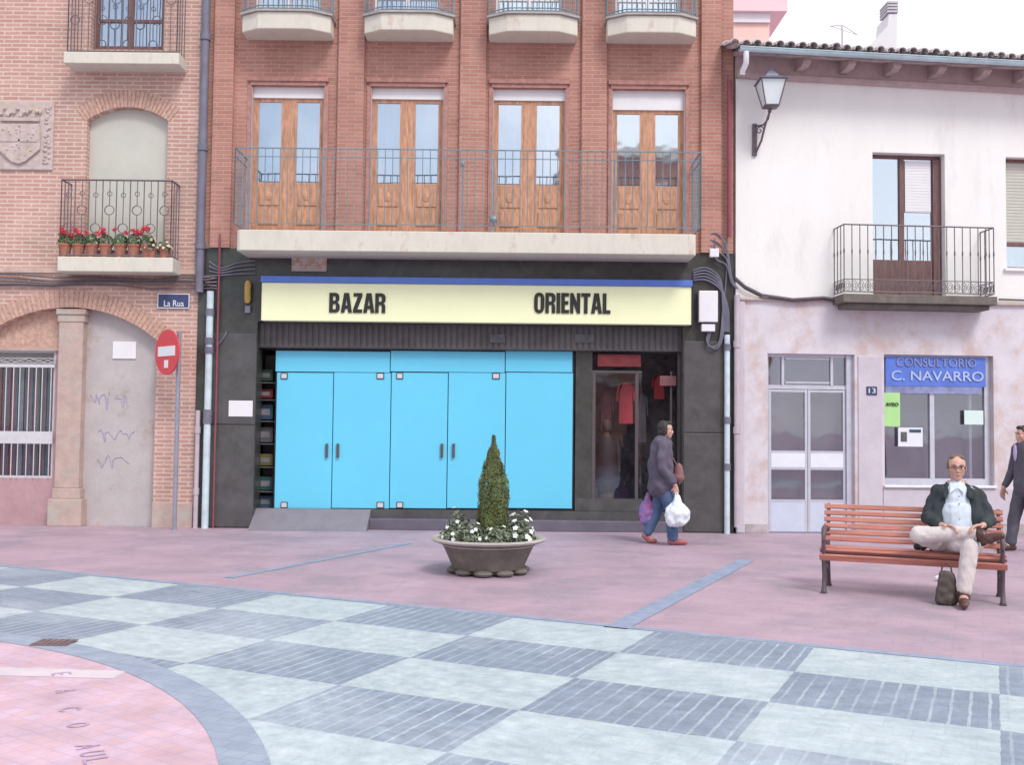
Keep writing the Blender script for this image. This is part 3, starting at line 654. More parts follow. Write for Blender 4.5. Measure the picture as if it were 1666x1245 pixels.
# ================================================================== CENTRE BUILDING
CB = thing('red_brick_building', 'red brick building with four wooden balcony doors above a black marble bazaar front', 'building', (0, D, 0))
xl = xr + .003; xR = P(1193, 430)[0]
zm = P(760, 408)[1]                                    # top of the marble
cxs = [467.5, 662, 861, 1055.5]; tops = [138, 140, 143, 147]
ops = []; upops = []
zt0 = sum(P(c, t)[1] for c, t in zip(cxs, tops)) / 4; zb0 = P(760, 377)[1]
for c in cxs:
    x0 = P(c - 60, 250)[0]; x1 = P(c + 59, 250)[0]; ops.append((x0, x1, zb0, zt0))
    x0 = P(c - 54, 0)[0]; x1 = P(c + 54, 0)[0]; upops.append((x0, x1, P(760, 38)[1], P(760, -190)[1]))
mb = MB(); wall(mb, xl, xR, zm, 11.6, D, .35, ops + upops); mb.build('wall', M['brick_red'], CB)
mb = MB()
shop = (P(416, 700)[0], P(1110, 700)[0], 0, P(760, 527)[1])
wall(mb, xl, xR, 0, zm - .002, D - .02, .34, [shop])
mb.build('marble_front', M['marble'], CB)
mb = MB()                                              # joints of the marble cladding, as thin raised slabs
for x0, x1, z0, z1 in ((xl + .24, shop[0] - .01, .02, 1.55), (xl + .24, shop[0] - .01, 1.57, 2.95), (shop[1] + .02, xR - .12, .02, 1.5), (shop[1] + .02, xR - .12, 1.52, 2.9)):
    MB().box(x0, x1, D - .032, D - .018, z0, z1).build('marble_slab', M['marble2'], CB, bevel=.004)
MB().box(xl, xR, D + .36, D + 9, zm + .2, 11.4).build('back_volume', M['dark'], CB)
# pilasters and mouldings
mb = MB()
for p0, p1 in ((348, 380), (550, 592), (748, 790), (946, 986), (1140, 1172)):
    x0, x1 = P(p0, 200)[0], P(p1, 200)[0]; mb.box(x0, x1, D - .07, D + .02, zm + .002, 11.5)
mb.build('pilasters', M['brick_red'], CB)
mb = MB()
for (x0, x1, z0, z1) in ops:
    mb.box(x0 - .06, x1 + .06, D - .05, D + .01, z1 + .06, z1 + .13); mb.box(x0 - .02, x1 + .02, D - .025, D + .01, z1 + .0, z1 + .06)
    mb.box(x0 - .06, x0 - .002, D - .02, D + .01, zb0, z1 - .002); mb.box(x1 + .002, x1 + .06, D - .02, D + .01, zb0, z1 - .002)
mb.build('window_surrounds', M['brick_dark'], CB)
# french doors
for i, (x0, x1, z0, z1) in enumerate(ops):
    Yw = D + .10; bh = .17 if i < 3 else .30; zt = z1 - bh
    mb = MB(); t = .055
    mb.box(x0, x1, Yw, Yw + .07, zt - t, zt); mb.box(x0, x0 + t, Yw, Yw + .07, z0, zt - t); mb.box(x1 - t, x1, Yw, Yw + .07, z0, zt - t)
    xm = (x0 + x1) / 2; mb.box(xm - .085, xm + .085, Yw - .004, Yw + .066, z0, zt - t)
    zp = P(760, 297)[1]
    mb.box(x0 + t, xm - .085, Yw + .003, Yw + .05, z0, zp); mb.box(xm + .085, x1 - t, Yw + .003, Yw + .05, z0, zp)
    for a, b in ((x0 + t, xm - .085), (xm + .085, x1 - t)):
        mb.box(a, a + .035, Yw + .003, Yw + .05, zp, zt - t); mb.box(b - .035, b, Yw + .003, Yw + .05, zp, zt - t)
        mb.box(a + .07, b - .05, Yw - .012, Yw + .004, z0 + .40, zp - .07)
        mb.box(a + .06, b - .06, Yw - .012, Yw + .004, z0 + .10, z0 + .33)
        mb.ball(((a + b) / 2, Yw - .012, (z0 + .40 + zp - .07) / 2), (.06, .02, .08), 8)
    f = mb.build('balcony_door', M['wood'], CB, bevel=.004)
    pn = MB()
    for a, b in ((x0 + t + .03, xm - .085 - .03), (xm + .085 + .03, x1 - t - .03)): pn.box(a, b, Yw + .02, Yw + .026, zp, zt - t)
    pn.build('pane', M['glass'], f)
    bl = MB(); bl.box(x0 + .01, x1 - .01, Yw - .03, Yw + .05, zt, z1 - .002); bl.build('shutter_box', M['blind_white'], f)
    cu = MB(); n = 26
    pts = [(x0 + (x1 - x0) * k / n, Yw + .12 + .012 * math.sin(k * 1.9 + i)) for k in range(n + 1)]
    for (a, b), (c, d) in zip(pts, pts[1:]): cu.poly([(a, b, z0), (c, d, z0), (c, d, zt), (a, b, zt)])
    cu.build('curtain', M['curtain'], f)
    ed = MB(); ed.box(x0 - .0, x0 + .012, D - .004, Yw, z0, z1 - .02); ed.box(x1 - .012, x1, D - .004, Yw, z0, z1 - .02); ed.build('edge_trim', M['eave_band'], f)
for i, r in enumerate(upops):
    casement(CB, r, D + .14, M['blind_white'], 2, 5, t=.05)
# long balcony
Yf = 14.72
a = RC(384, 377, 1133, 411, Yf); b = slab(CB, a[0], a[1], Yf, a[2], a[3], M['slab'], cham=.05); b['label'] = 'long first floor balcony'
bz = a[3]
x0, x1 = P(381, 300, Yf)[0], P(1140, 300, Yf)[0]
mid = P(760, 257, Yf)[1]; rl = railing(b, x0, x1, Yf + .03, D, P(760, 366, Yf)[1], P(760, 243, Yf)[1], M['iron_teal'], step=.11, r=.0065, mid=mid)
mb = MB()
for px in (402, 524, 753, 803, 1000, 1113):
    x = P(px, 300, Yf)[0]; MB().tube([(x, Yf + .03, bz), (x, Yf + .03, mid)], .012, 6).build('post', M['iron_teal'], b)
mb = MB(); mb.ball((P(753, 265, Yf)[0], Yf + .01, P(753, 266, Yf)[1]), (.03, .03, .05), 8).build('rail_ornament', M['iron_teal'], b); mb = MB(); mb.ball((P(803, 355, Yf)[0], Yf + .0, P(803, 357, Yf)[1]), (.06, .05, .06), 8)
mb.build('rail_ornament', M['iron_teal'], b)
# four small top balconies
Yt = D - .48
for i, c in enumerate(cxs):
    px = [462, 663, 868, 1063][i]; a = RC(px - 73, 18 + i * 2.2, px + 73, 46 + i * 2.6, Yt)
    out = [(a[0], D - .002), (a[0], Yt + .17), (a[0] + .28, Yt + .01), (a[0] + .42, Yt), (a[1] - .42, Yt), (a[1] - .28, Yt + .01), (a[1], Yt + .17), (a[1], D - .002)]
    zb, zt = RC(462, 18, 463, 46, Yt)[2:] if i == 0 else (zb_, zt_b); zb_, zt_b = zb, zt
    bb = MB().prism(out, zb, zt, 'z').build('balcony', M['slab'], CB, bevel=.015)
    cap = MB().prism([(x + (.03 if x > (a[0] + a[1]) / 2 else -.03), y - (.03 if y < D - .1 else 0)) for x, y in out], zt + .001, zt + .03, 'z'); cap.build('coping', M['bowl_rim'], bb)
    rm = MB(); pl = out
    for (p, q), (r_, s_) in zip(pl, pl[1:]):
        L = math.hypot(r_ - p, s_ - q); n = max(1, round(L / .09))
        for z in (zt + .06, zt + .1, zt + .95): rm.tube([(p, q + .02, z), (r_, s_ + .02, z)], .010, 5)
        for k in range(n): rm.tube([(p + (r_ - p) * k / n, q + .02 + (s_ - q) * k / n, zt + .03), (p + (r_ - p) * k / n, q + .02 + (s_ - q) * k / n, zt + .95)], .008, 5)
    rm.build('railing', M['iron_teal'], bb)
# plaque above the sign
a = RC(475, 419, 532, 442, D - .02); o = tag(MB().box(a[0], a[1], D - .05, D - .022, a[2], a[3]).build('stone_plaque', M['stone_pale'], bevel=.006), 'small carved stone plaque above the shop sign', 'plaque')
mb = MB()
for k in range(9): mb.ball((a[0] + (a[1] - a[0]) * (k + .5) / 9, D - .05, a[2] + (a[3] - a[2]) * (.55 + .2 * math.sin(k * 1.6))), (.028, .02, .04), 8)
mb.build('relief', M['brick_vous'], o, smooth=True)

# shop sign
Ys = D - .20
a = RC(425, 463, 1125, 525, Ys)
SG = thing('shop_sign', 'long cream bazaar sign with black capital letters and a blue top strip', 'shop sign', ((a[0] + a[1]) / 2, D, a[2]))
MB().box(a[0], a[1], Ys, D - .035, a[2], a[3]).build('panel', M['cream'], SG, bevel=.006)
s = RC(425, 455, 1125, 464, Ys); MB().box(a[0] - .01, a[1] + .01, Ys - .03, D - .035, a[3] + .002, a[3] + .095).build('top_strip', M['blue_strip'], SG, bevel=.005)
MB().box(a[0] - .02, a[0] - .002, Ys - .01, D - .035, a[2] - .01, a[3]).build('end_cap', M['gap'], SG); MB().box(a[1] + .002, a[1] + .03, Ys - .01, D - .035, a[2] - .01, a[3]).build('end_cap', M['gap'], SG)
def glyph_text(word, x0, x1, z0, z1, Y, m, parent):
    # heavy condensed capitals drawn as outlines on a 60 x 100 cell
    t = 19
    Gd = {
     'B': [[(0,0),(0,100),(36,100),(48,94),(53,82),(53,66),(48,56),(42,52),(50,47),(56,36),(56,18),(50,6),(36,0)], [(t,16),(32,16),(36,22),(36,38),(32,44),(t,44)], [(t,60),(30,60),(34,65),(34,79),(30,84),(t,84)]],
     'A': [[(0,0),(17,100),(43,100),(60,0),(40,0),(37.5,20),(22.5,20),(20,0)], [(25,36),(35,36),(30,76)]],
     'Z': [[(2,0),(2,17),(27,83),(4,83),(4,100),(50,100),(50,84),(24,17),(50,17),(50,0)]],
     'R': [[(0,0),(0,100),(36,100),(49,94),(55,82),(55,62),(50,53),(43,49),(51,43),(54,34),(54,0),(35,0),(35,34),(32,41),(t,41),(t,0)], [(t,57),(31,57),(35,63),(35,78),(31,84),(t,84)]],
     'O': [[(0,26),(0,74),(5,90),(16,99),(28,101),(40,99),(51,90),(56,74),(56,26),(51,10),(40,1),(28,-1),(16,1),(5,10)], [(20,24),(23,17),(28,15),(33,17),(36,24),(36,76),(33,83),(28,85),(23,83),(20,76)]],
     'I': [[(0,0),(0,100),(20,100),(20,0)]],
     'E': [[(0,0),(0,100),(42,100),(42,83),(20,83),(20,60),(39,60),(39,43),(20,43),(20,17),(43,17),(43,0)]],
     'N': [[(0,0),(0,100),(17,100),(37,52),(37,100),(55,100),(55,0),(38,0),(18,50),(18,0)]],
     'T': [[(0,83),(0,100),(50,100),(50,83),(35,83),(35,0),(15,0),(15,83)]],
     'L': [[(0,0),(0,100),(20,100),(20,17),(42,17),(42,0)]]}
    adv = {'B':58,'A':60,'Z':52,'R':57,'O':58,'I':22,'E':45,'N':57,'T':50,'L':42}
    tot = sum(adv[c] + 4 for c in word) - 4; sx = (x1 - x0) / tot; sz = (z1 - z0) / 100; pen = 0
    for c in word:
        cu = bpy.data.curves.new('c', 'CURVE'); cu.dimensions = '2D'; cu.fill_mode = 'BOTH'; cu.extrude = .008
        for lp in Gd[c]:
            sp2 = cu.splines.new('POLY'); sp2.points.add(len(lp) - 1); sp2.use_cyclic_u = True
            for k, (px, py) in enumerate(lp): sp2.points[k].co = ((pen + px) * sx, py * sz, 0, 1)
        ob = bpy.data.objects.new('c', cu); col.objects.link(ob)
        me = bpy.data.meshes.new_from_object(ob.evaluated_get(bpy.context.evaluated_depsgraph_get())); bpy.data.objects.remove(ob); bpy.data.curves.remove(cu)
        mb = MB(); mb.add([(x0 + v.co.x, Y - .006 - v.co.z, z0 + v.co.y) for v in me.vertices], [tuple(p.vertices) for p in me.polygons]); bpy.data.meshes.remove(me)
        mb.build('letter', m, parent); pen += adv[c] + 4
b = RC(536, 477, 628, 509, Ys); glyph_text('BAZAR', b[0], b[1], b[2], b[3], Ys - .004, M['black'], SG)
b = RC(869, 477, 993, 510, Ys); glyph_text('ORIENTAL', b[0], b[1], b[2], b[3], Ys - .004, M['black'], SG)

# shutter housing, room, steps
mb = MB(); a = RC(417, 527, 1110, 570, D + .1)
zsh = P(690, 569, D + .22)[1]
mb.box(shop[0], shop[1], D + .10, D + .9, zsh, shop[3] + .1)
for k in range(70):
    x = shop[0] + .02 + k * (shop[1] - shop[0] - .04) / 70; mb.box(x, x + .055, D + .085, D + .101, zsh + .01, shop[3] - .01)
mb.build('shutter_housing', M['dark'], CB)
for px0, px1, nm in ((797, 822, 'small grey plate'), (935, 966, 'small grey plate')):
    a = RC(px0, 544, px1, 558, D + .08); MB().box(a[0], a[1], D + .07, D + .084, a[2], a[3]).build('plate', M['g_grey'], CB)
Yd = 15.62
zfl = P(690, 829, Yd)[1]                                # shop floor
mb = MB(); mb.box(shop[0], shop[1], Yd - .08, D + 4.5, 0, zfl - .004); mb.build('shop_floor', M['marble2'], CB)
xs0 = P(601, 860)[0]
mb = MB(); mb.box(xs0, shop[1], D - .06, Yd - .081, 0, zfl * .55); mb.build('step', M['step'], CB, bevel=.01)
mb = MB(); mb.prism([(D - .35, 0.001), (Yd - .081, 0.001), (Yd - .081, zfl - .004)], shop[0] + .002, xs0 - .002, 'x'); mb.build('ramp', M['ramp'], CB)
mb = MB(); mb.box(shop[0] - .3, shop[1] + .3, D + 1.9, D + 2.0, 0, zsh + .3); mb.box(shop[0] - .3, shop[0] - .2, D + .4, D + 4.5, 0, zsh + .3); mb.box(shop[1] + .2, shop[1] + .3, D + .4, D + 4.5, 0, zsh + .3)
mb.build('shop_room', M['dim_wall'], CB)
# sky-blue doors
YD = Yd
def bx(px0, py0, px1, py1, y0, y1, m, name, parent, bevel=.0, g_=.007):
    a = RC(px0, py0, px1, py1, YD); return MB().box(a[0] + g_, a[1] - g_, y0, y1, a[2] + g_, a[3] - g_).build(name, m, parent, bevel=bevel)
a = RC(446, 569, 934, 830, YD)
bk = MB().box(a[0], a[1], YD + .03, YD + .06, a[2], a[3]).build('door_frame', M['gap'], CB)
for p0, p1 in ((448, 635), (635, 822), (822, 932)): bx(p0, 571, p1, 606, YD - .0, YD + .028, M['cyan'], 'transom_panel', CB)
bx(822, 606, 932, 828, YD, YD + .028, M['cyan'], 'side_panel', CB)
for p0, p1, hx, pt in ((448, 541, 532, [(457, 468)]), (541, 635, 550, [(613, 625)]), (635, 728, 719, [(645, 656)]), (728, 822, 738, [(801, 813)])):
    dr = bx(p0, 606, p1, 828, YD, YD + .028, M['cyan'], 'door', CB)
    h = RC(hx - 2.2, 722, hx + 2.2, 745, YD); MB().box(h[0], h[1], YD - .035, YD - .02, h[2], h[3]).box(h[0] + .005, h[1] - .005, YD - .02, YD, h[2] + .02, h[2] + .04).box(h[0] + .005, h[1] - .005, YD - .02, YD, h[3] - .04, h[3] - .02).build('handle', M['steel'], dr, bevel=.002)
    for (q0, q1) in pt:
        for (y0, y1) in ((607, 617), (817, 827)) if p0 != 728 else ((607, 617),):
            h = RC(q0, y0, q1, y1, YD); pl_ = MB().box(h[0], h[1], YD - .012, YD - .001, h[2], h[3]); pl_.build('hinge_patch', M['gap'], dr)
            MB().box(h[0] + .012, h[1] - .012, YD - .018, YD - .0125, h[2] + .012, h[3] - .012).build('hinge_plate', M['patch'], dr)
# right display window with base and frames
a = RC(940, 575, 1040, 818, YD)
mb = MB(); zk = P(1000, 812, YD)[1]
mb.box(P(936, 700, YD)[0], P(1046, 700, YD)[0], YD, YD + .25, zfl, zk)
mb.build('window_base', M['marble2'], CB)
zt_ = P(1000, 603, YD)[1]
mb = MB(); xa, xb = P(963, 700, YD)[0], P(1044, 700, YD)[0]
MB().box(P(936, 700, YD)[0], xa, YD + .0, YD + .06, zk, zsh).build('marble_slab', M['marble'], CB); mb.box(xa, xb, YD, YD + .05, zt_ - .04, zt_)
for px in (966, 1036): x = P(px, 700, YD)[0]; mb.box(x - .025, x + .025, YD + .001, YD + .055, zk, zt_ - .04)
x = P(1104, 700, YD)[0]; mb.box(x - .02, shop[1], YD, YD + .06, zfl, zsh)
x = P(1092, 700, YD)[0]; mb.box(x - .015, x + .015, YD + .02, YD + .05, zfl, zt_)
fr = mb.build('display_frame', M['steel'], CB)
MB().box(xa, xb, YD + .02, YD + .026, zk, zt_ - .04).build('pane', M['glass_clear'], fr)
# goods behind the glass
def garment(px, pt, pb, wpx, m, label, dy=.35, name='hanging_garment'):
    Y = YD + dy + .15; a = RC(px - wpx / 2, pt, px + wpx / 2, pb, Y); w2 = (a[1] - a[0]) / 2; cx = (a[0] + a[1]) / 2; h = a[3] - a[2]
    root = thing(name, label, 'garment', (cx, Y, a[2]), 'goods hung in the bazaar window')
    out = [(cx - w2 * .25, a[3]), (cx + w2 * .25, a[3]), (cx + w2 * .8, a[3] - h * .08), (cx + w2, a[3] - h * .45), (cx + w2 * .75, a[3] - h * .47), (cx + w2 * .6, a[3] - h * .25),
           (cx + w2 * .7, a[2]), (cx - w2 * .7, a[2]), (cx - w2 * .6, a[3] - h * .25), (cx - w2 * .75, a[3] - h * .47), (cx - w2, a[3] - h * .45), (cx - w2 * .8, a[3] - h * .08)]
    MB().prism(out, Y - .03, Y + .03, 'y').build('cloth', m, root, bevel=.012)
    MB().tube([(cx, Y, a[3] - .01), (cx, Y, a[3] + .06), (cx + .02, Y, a[3] + .09)], .004, 5).build('hanger', M['galv'], root)
garment(1018, 622, 690, 34, M['red'], 'bright red garment hung at the centre of the bazaar window')
garment(986, 640, 700, 26, M['g_pink'], 'dull pink garment hung on the left of the bazaar window', .45)
garment(1044, 640, 720, 22, M['g_grey'], 'grey garment hung at the right of the bazaar window', .5)
garment(1000, 700, 760, 30, M['g_brown'], 'brown garment hung low in the bazaar window', .5)
garment(1072, 612, 650, 26, M['red'], 'small red garment hung in the bazaar doorway', .8)
def gbox(px0, py0, px1, py1, Y, m, label, group='boxed goods in the bazaar', d=.22):
    a = RC(px0, py0, px1, py1, Y); o = MB().box(a[0], a[1], Y, Y + d, a[2], a[3]).build('goods_box', m, bevel=.01); tag(o, label, 'box', group)
    MB().box(a[0] + .2 * (a[1] - a[0]), a[1] - .2 * (a[1] - a[0]), Y - .004, Y - .0005, a[2] + .3 * (a[3] - a[2]), a[3] - .3 * (a[3] - a[2])).build('printed_panel', M['g_white'], o)
a = RC(975, 572, 1040, 600, YD - .03)
tag(MB().box(P(972, 580, YD)[0], P(1042, 580, YD)[0], YD - .05, YD - .01, P(1000, 597, YD)[1], P(1000, 577, YD)[1]).build('red_sign', M['g_red'], bevel=.005), 'dull red sign board over the bazaar display window', 'sign')
tag(MB().box(P(1073, 618, YD)[0], P(1100, 618, YD)[0], YD - .03, YD + .0, P(1086, 628, YD)[1], P(1086, 612, YD)[1]).build('hanging_sign', M['g_pink'], bevel=.005), 'small pinkish notice above the bazaar doorway', 'sign')
# mannequin figure in the window
mn = thing('mannequin', 'dark clothed mannequin standing on the left of the bazaar window', 'mannequin', (P(986, 780, YD + .3)[0], YD + .3, zk))
xx = mn.location.x; yy = mn.location.y
t_ = P(986, 683, yy)[1]
mb = MB(); mb.ball((xx, yy, t_ - .09), (.07, .08, .10), 12); mb.tube([(xx, yy, t_ - .2), (xx, yy, t_ - .28)], [.04, .07], 8)
mb.tube([(xx, yy, t_ - .26), (xx, yy, t_ - .4), (xx, yy, t_ - .6), (xx, yy, t_ - .75), (xx, yy, zk)], [.1, .16, .13, .16, .13], 12); mb.build('body', M['bark'], mn, smooth=True)
mb = MB(); mb.tube([(xx, yy, t_ - .27), (xx, yy, t_ - .4), (xx, yy, t_ - .6), (xx, yy, t_ - .78), (xx, yy, zk + .15)], [.12, .18, .15, .18, .19], 12)
for s_ in (-1, 1): mb.tube([(xx + s_ * .15, yy, t_ - .3), (xx + s_ * .2, yy, t_ - .55), (xx + s_ * .19, yy - .05, t_ - .8)], [.06, .05, .035], 8)
mb.build('coat', M['hair_dark'], mn, smooth=True)
# left display with shelves
sx0, sx1 = P(418, 700, YD + .02)[0], P(446, 700, YD)[0]
SH = thing('shelf_unit', 'narrow dark shelf unit of goods left of the sky blue doors', 'shelves', (sx0, YD + .1, zfl))
for y in (622, 650, 685, 722, 760, 800): 
    z = P(431, y, YD + .1)[1]; MB().box(sx0, sx1 + .35, YD + .12, YD + .45, z - .015, z).build('shelf', M['g_grey'], SH)
MB().box(sx0, sx1 + .35, YD + .46, YD + .48, zfl, P(431, 575, YD)[1]).build('back', M['dark'], SH)
gd = [(600, 622, 'g_green', 'greenish'), (632, 650, 'g_red', 'red'), (657, 685, 'g_blue', 'blue'), (694, 722, 'g_grey', 'grey'), (738, 760, 'g_yellow', 'yellow'), (775, 800, 'g_teal', 'teal'), (806, 828, 'g_blue', 'dark blue')]
lv = ['top', 'second', 'third', 'fourth', 'fifth', 'sixth', 'bottom']
for (y0, y1, m_, cn), l_ in zip(gd, lv): gbox(419, y0 + 1, 444, y1 - 2, YD + .22, M[m_], '%s box on the %s shelf left of the blue doors' % (cn, l_))

# fixtures on the marble pillars
a = RC(372, 652, 411, 678, D - .04); o = tag(MB().box(a[0], a[1], D - .042, D - .033, a[2], a[3]).build('wall_notice', M['white'], bevel=.003), 'white paper notice taped on the left black marble pillar', 'notice')
o = thing('alarm_siren', 'ochre yellow cylindrical lamp on the left marble pillar near the sign', 'lamp', (P(403, 475, D - .1)[0], D - .1, P(403, 497, D - .1)[1]))
z0, z1 = P(403, 494, D - .1)[1], P(403, 457, D - .1)[1]; x = o.location.x
MB().lathe([(0, z0), (.035, z0 + .01), (.05, z0 + .06), (.05, z1 - .05), (.03, z1), (0, z1)], (x, D - .1, 0), 16).build('lens', M['yellow'], o, smooth=True)
MB().box(x - .04, x + .04, D - .09, D - .034, z0 - .14, z0 - .03).build('bracket', M['pvc_grey'], o, bevel=.004)
o = thing('meter_box', 'white plastic junction box with a smaller one below, right of the cream sign', 'junction box', (P(1152, 500)[0], D, P(1152, 540)[1]))
a = RC(1137, 473, 1168, 524, D - .15); MB().box(a[0], a[1], D - .16, D - .034, a[2], a[3]).build('upper_box', M['white'], o, bevel=.012)
a = RC(1142, 527, 1164, 539, D - .15); MB().box(a[0], a[1], D - .13, D - .034, a[2], a[3]).build('lower_box', M['white'], o, bevel=.008)
a = RC(1155, 404, 1170, 418, D - .1); tag(MB().box(a[0], a[1], D - .1, D - .003, a[2], a[3]).build('security_lamp', M['white'], bevel=.01), 'small square white lamp box just right of the long balcony end', 'lamp')
cb = MB()
def cab(pts, r=.011): 
    # smooth a polyline of (px, py, standoff)
    q = [Vector((P(x, y, D - s)[0], D - s, P(x, y, D - s)[1])) for x, y, s in pts]; out = []
    for i in range(len(q) - 1):
        p0, p1, p2, p3 = q[max(i - 1, 0)], q[i], q[i + 1], q[min(i + 2, len(q) - 1)]
        for k in range(6):
            t = k / 6; out.append(.5 * ((2 * p1) + (p2 - p0) * t + (2 * p0 - 5 * p1 + 4 * p2 - p3) * t * t + (3 * p1 - p0 - 3 * p2 + p3) * t ** 3))
    cb.tube(out + [q[-1]], r, 6)
for k in range(5): cab([(1128, 440 + 4 * k, .05), (1150, 436 + 5 * k, .07), (1172, 455 + 4 * k, .07), (1176 + 2 * k, 500, .07), (1178 + 2 * k, 540, .05)], .013)
for k in range(3): cab([(1153 + 2 * k, 540, .07), (1150 + k, 556 + 3 * k, .09), (1165, 568 - 3 * k, .09), (1176 - 2 * k, 548, .08), (1176, 500, .06), (1182, 440, .05), (1184, 300, .05), (1184, 120, .05)], .010)
for k in range(4): cab([(1150, 385 + 5 * k, .05), (1166, 380 + 14 * k, .08), (1182, 402 + 10 * k, .08), (1190, 450 + 3 * k, .07), (1200, 470, .08)], .012)
cab([(1163, 385, .06), (1163, 404, .1)], .008)
tag(cb.build('cable_bundle', M['pvc_grey'], smooth=True), 'tangle of dark cables looping round the white junction box', 'cables')
cb = MB()
for k in range(4): cab([(340, 425 + 8 * k, .08), (360, 436 + 4 * k, .07), (385, 428 + 6 * k, .07), (415, 424 + 7 * k, .06)], .010)
cab([(356, 560, .07), (365, 548, .08), (368, 540, .06)], .010)
tag(cb.build('cable_bundle', M['pvc_grey'], smooth=True), 'short dark cables crossing the top of the left marble pillar', 'cables')
z_ = lambda y, x=1183: P(x, y, YP)[1]
pipe('drainpipe', [(P(1183, 660, YP)[0], YP, z_(545)), (P(1183, 660, YP)[0], YP, 0)], .042, M['pvc'], 'pale blue drainpipe at the right edge of the black marble shopfront', 'drainpipe', joints=(z_(565), z_(684), z_(760)), jm=M['pvc_grey'])
pipe('wall_pipe', [(P(1199, 660, YP)[0], YP, z_(480)), (P(1199, 660, YP)[0], YP, 0.1)], .045, M['pvc_beige'], 'beige painted pipe at the left corner of the white building', 'pipe', joints=(z_(560), z_(700)))
pipe('thin_downpipe', [(P(1187, 200, YP)[0], YP, z_(130)), (P(1187, 200, YP)[0], YP, z_(385))], .035, M['maroon'], 'thin reddish downpipe at the upper right corner of the red brick building', 'drainpipe')

# ================================================================== WHITE BUILDING (turned slightly away)
AW = R_(4.0); WX = P(1197, 600)[0]
WB = thing('white_building', 'two storey white rendered building with clay tile eaves and an iron balcony', 'building', (WX, D, 0))
WT = Matrix.Translation((WX, D, 0)) @ Matrix.Rotation(AW, 4, 'Z')
WN = Vector((-math.sin(AW), math.cos(AW), 0))
def PW(px, py, off=0.0):                # -> local x along the facade, height; off = local y (negative = in front)
    d = ray(px, py); o = Vector((WX, D, 0)) + WN * off
    t = (o.dot(WN)) / (d.x * WN.x + d.y * WN.y); p = d * t
    return ((p.x - WX) * math.cos(AW) + (p.y - D) * math.sin(AW), EYE + p.z)
def RW(x0, y0, x1, y1, off=0.0):
    xm, ym = (x0 + x1) / 2, (y0 + y1) / 2
    return PW(x0, ym, off)[0], PW(x1, ym, off)[0], PW(xm, y1, off)[1], PW(xm, y0, off)[1]
zsx = PW(1430, 488)[1]; zev = PW(1430, 118)[1]
bw_ = RW(1420, 249, 1538, 484); sw = RW(1637, 256, 1700, 437); dr_ = RW(1249, 576, 1391, 870); dr_ = (dr_[0], dr_[1], 0, dr_[3]); ow = RW(1439, 578, 1617, 790)
WL = 9.0
mb = MB(); wall(mb, 0.0, WL, zsx, zev + .3, 0, .3, [bw_, sw]); mb.build('wall', M['render'], WB, T=WT)
mb = MB(); wall(mb, .12, WL, 0, zsx - .002, 0.0, .3, [dr_, ow]); mb.build('lower_wall', M['render_low'], WB, T=WT)
a = RW(1394, 580, 1437, 868); MB().box(a[0] + .02, a[1] - .02, -.02, .01, 0, a[3]).build('stone_pier', M['quoin'], WB, T=WT, bevel=.01)
a = RW(1437, 792, 1625, 868); MB().box(a[0], WL, -.015, .01, 0, ow[2] - .05).build('lower_panel', M['quoin'], WB, T=WT)
MB().box(dr_[1] + .003, WL, -.022, .01, 0, .16).build('wall_base', M['grime'], WB, T=WT, bevel=.006); MB().box(.143, dr_[0] - .003, -.008, .01, 0, .14).build('wall_base', M['grime'], WB, T=WT, bevel=.006)
a = RW(1203, 560, 1246, 868); MB().box(.0, .14, -.03, .02, 0, zsx - .05).build('corner_quoin', M['quoin'], WB, T=WT, bevel=.02)
MB().box(0.01, WL, .31, 7, 0, zev).build('back_volume', M['dark'], WB, T=WT)
MB().box(.05, WL, -.05, .01, zsx - .05, zsx + .0).build('string_course', M['stone_pale'], WB, T=WT, bevel=.01)
# eaves: sagging a little to the right
zL, zR = PW(1210, 125)[1], PW(1660, 150)[1]; xLw, xRw = 0.0, PW(1660, 150)[0]
def zsag(x, z0, z1): return z0 + (z1 - z0) * (x - xLw) / (xRw - xLw)
oh = -.55
gL, gR = PW(1212, 88, oh)[1], PW(1660, 112, oh)[1]
mb = MB()
def beam(mb, x0, x1, y0, y1, zf, h, m=0):
    a, b = zf(x0), zf(x1); mb.add([(x0, y0, a), (x1, y0, b), (x1, y1, b), (x0, y1, a), (x0, y0, a + h), (x1, y0, b + h), (x1, y1, b + h), (x0, y1, a + h)],
       [(0, 3, 2, 1), (4, 5, 6, 7), (0, 1, 5, 4), (1, 2, 6, 5), (2, 3, 7, 6), (3, 0, 4, 7)], m)
beam(mb, 0, WL, -.09, .0, lambda x: zsag(x, zL, zR) - .03, .07); beam(mb, 0, WL, -.05, .0, lambda x: zsag(x, zL, zR) + .04, .35)
mb.build('cornice', M['eave_band'], WB, T=WT)
soff = lambda x: zsag(x, gL, gR) + .0
mb = MB()
zt1 = lambda x: zsag(x, zL, zR) + .36
x = 0; 
for x0, x1 in ((-.05, WL),):
    vs = []
    for x in (x0, x1): vs += [(x, oh + .03, soff(x) + .02), (x, oh + .03, soff(x) + .07), (x, 0.2, zt1(x) + .1), (x, 0.2, zt1(x) + .02)]
    mb.add(vs, [(0, 1, 2, 3), (4, 7, 6, 5), (0, 4, 5, 1), (1, 5, 6, 2), (2, 6, 7, 3), (3, 7, 4, 0)])
mb.build('soffit', M['eave_wood'], WB, T=WT)
for px in (1297, 1368, 1440, 1512, 1583, 1650, 1722, 1795):
    x = PW(px, 120)[0]; mb = MB()
    mb.prism([(-.002, zt1(x) - .03), (oh + .10, soff(x) + .05), (oh + .10, soff(x) - .02), (oh + .2, soff(x) - .06), (-.002, zt1(x) - .25)], x - .06, x + .06, 'x')
    mb.build('corbel', M['eave_wood'], WB, T=WT, bevel=.008)
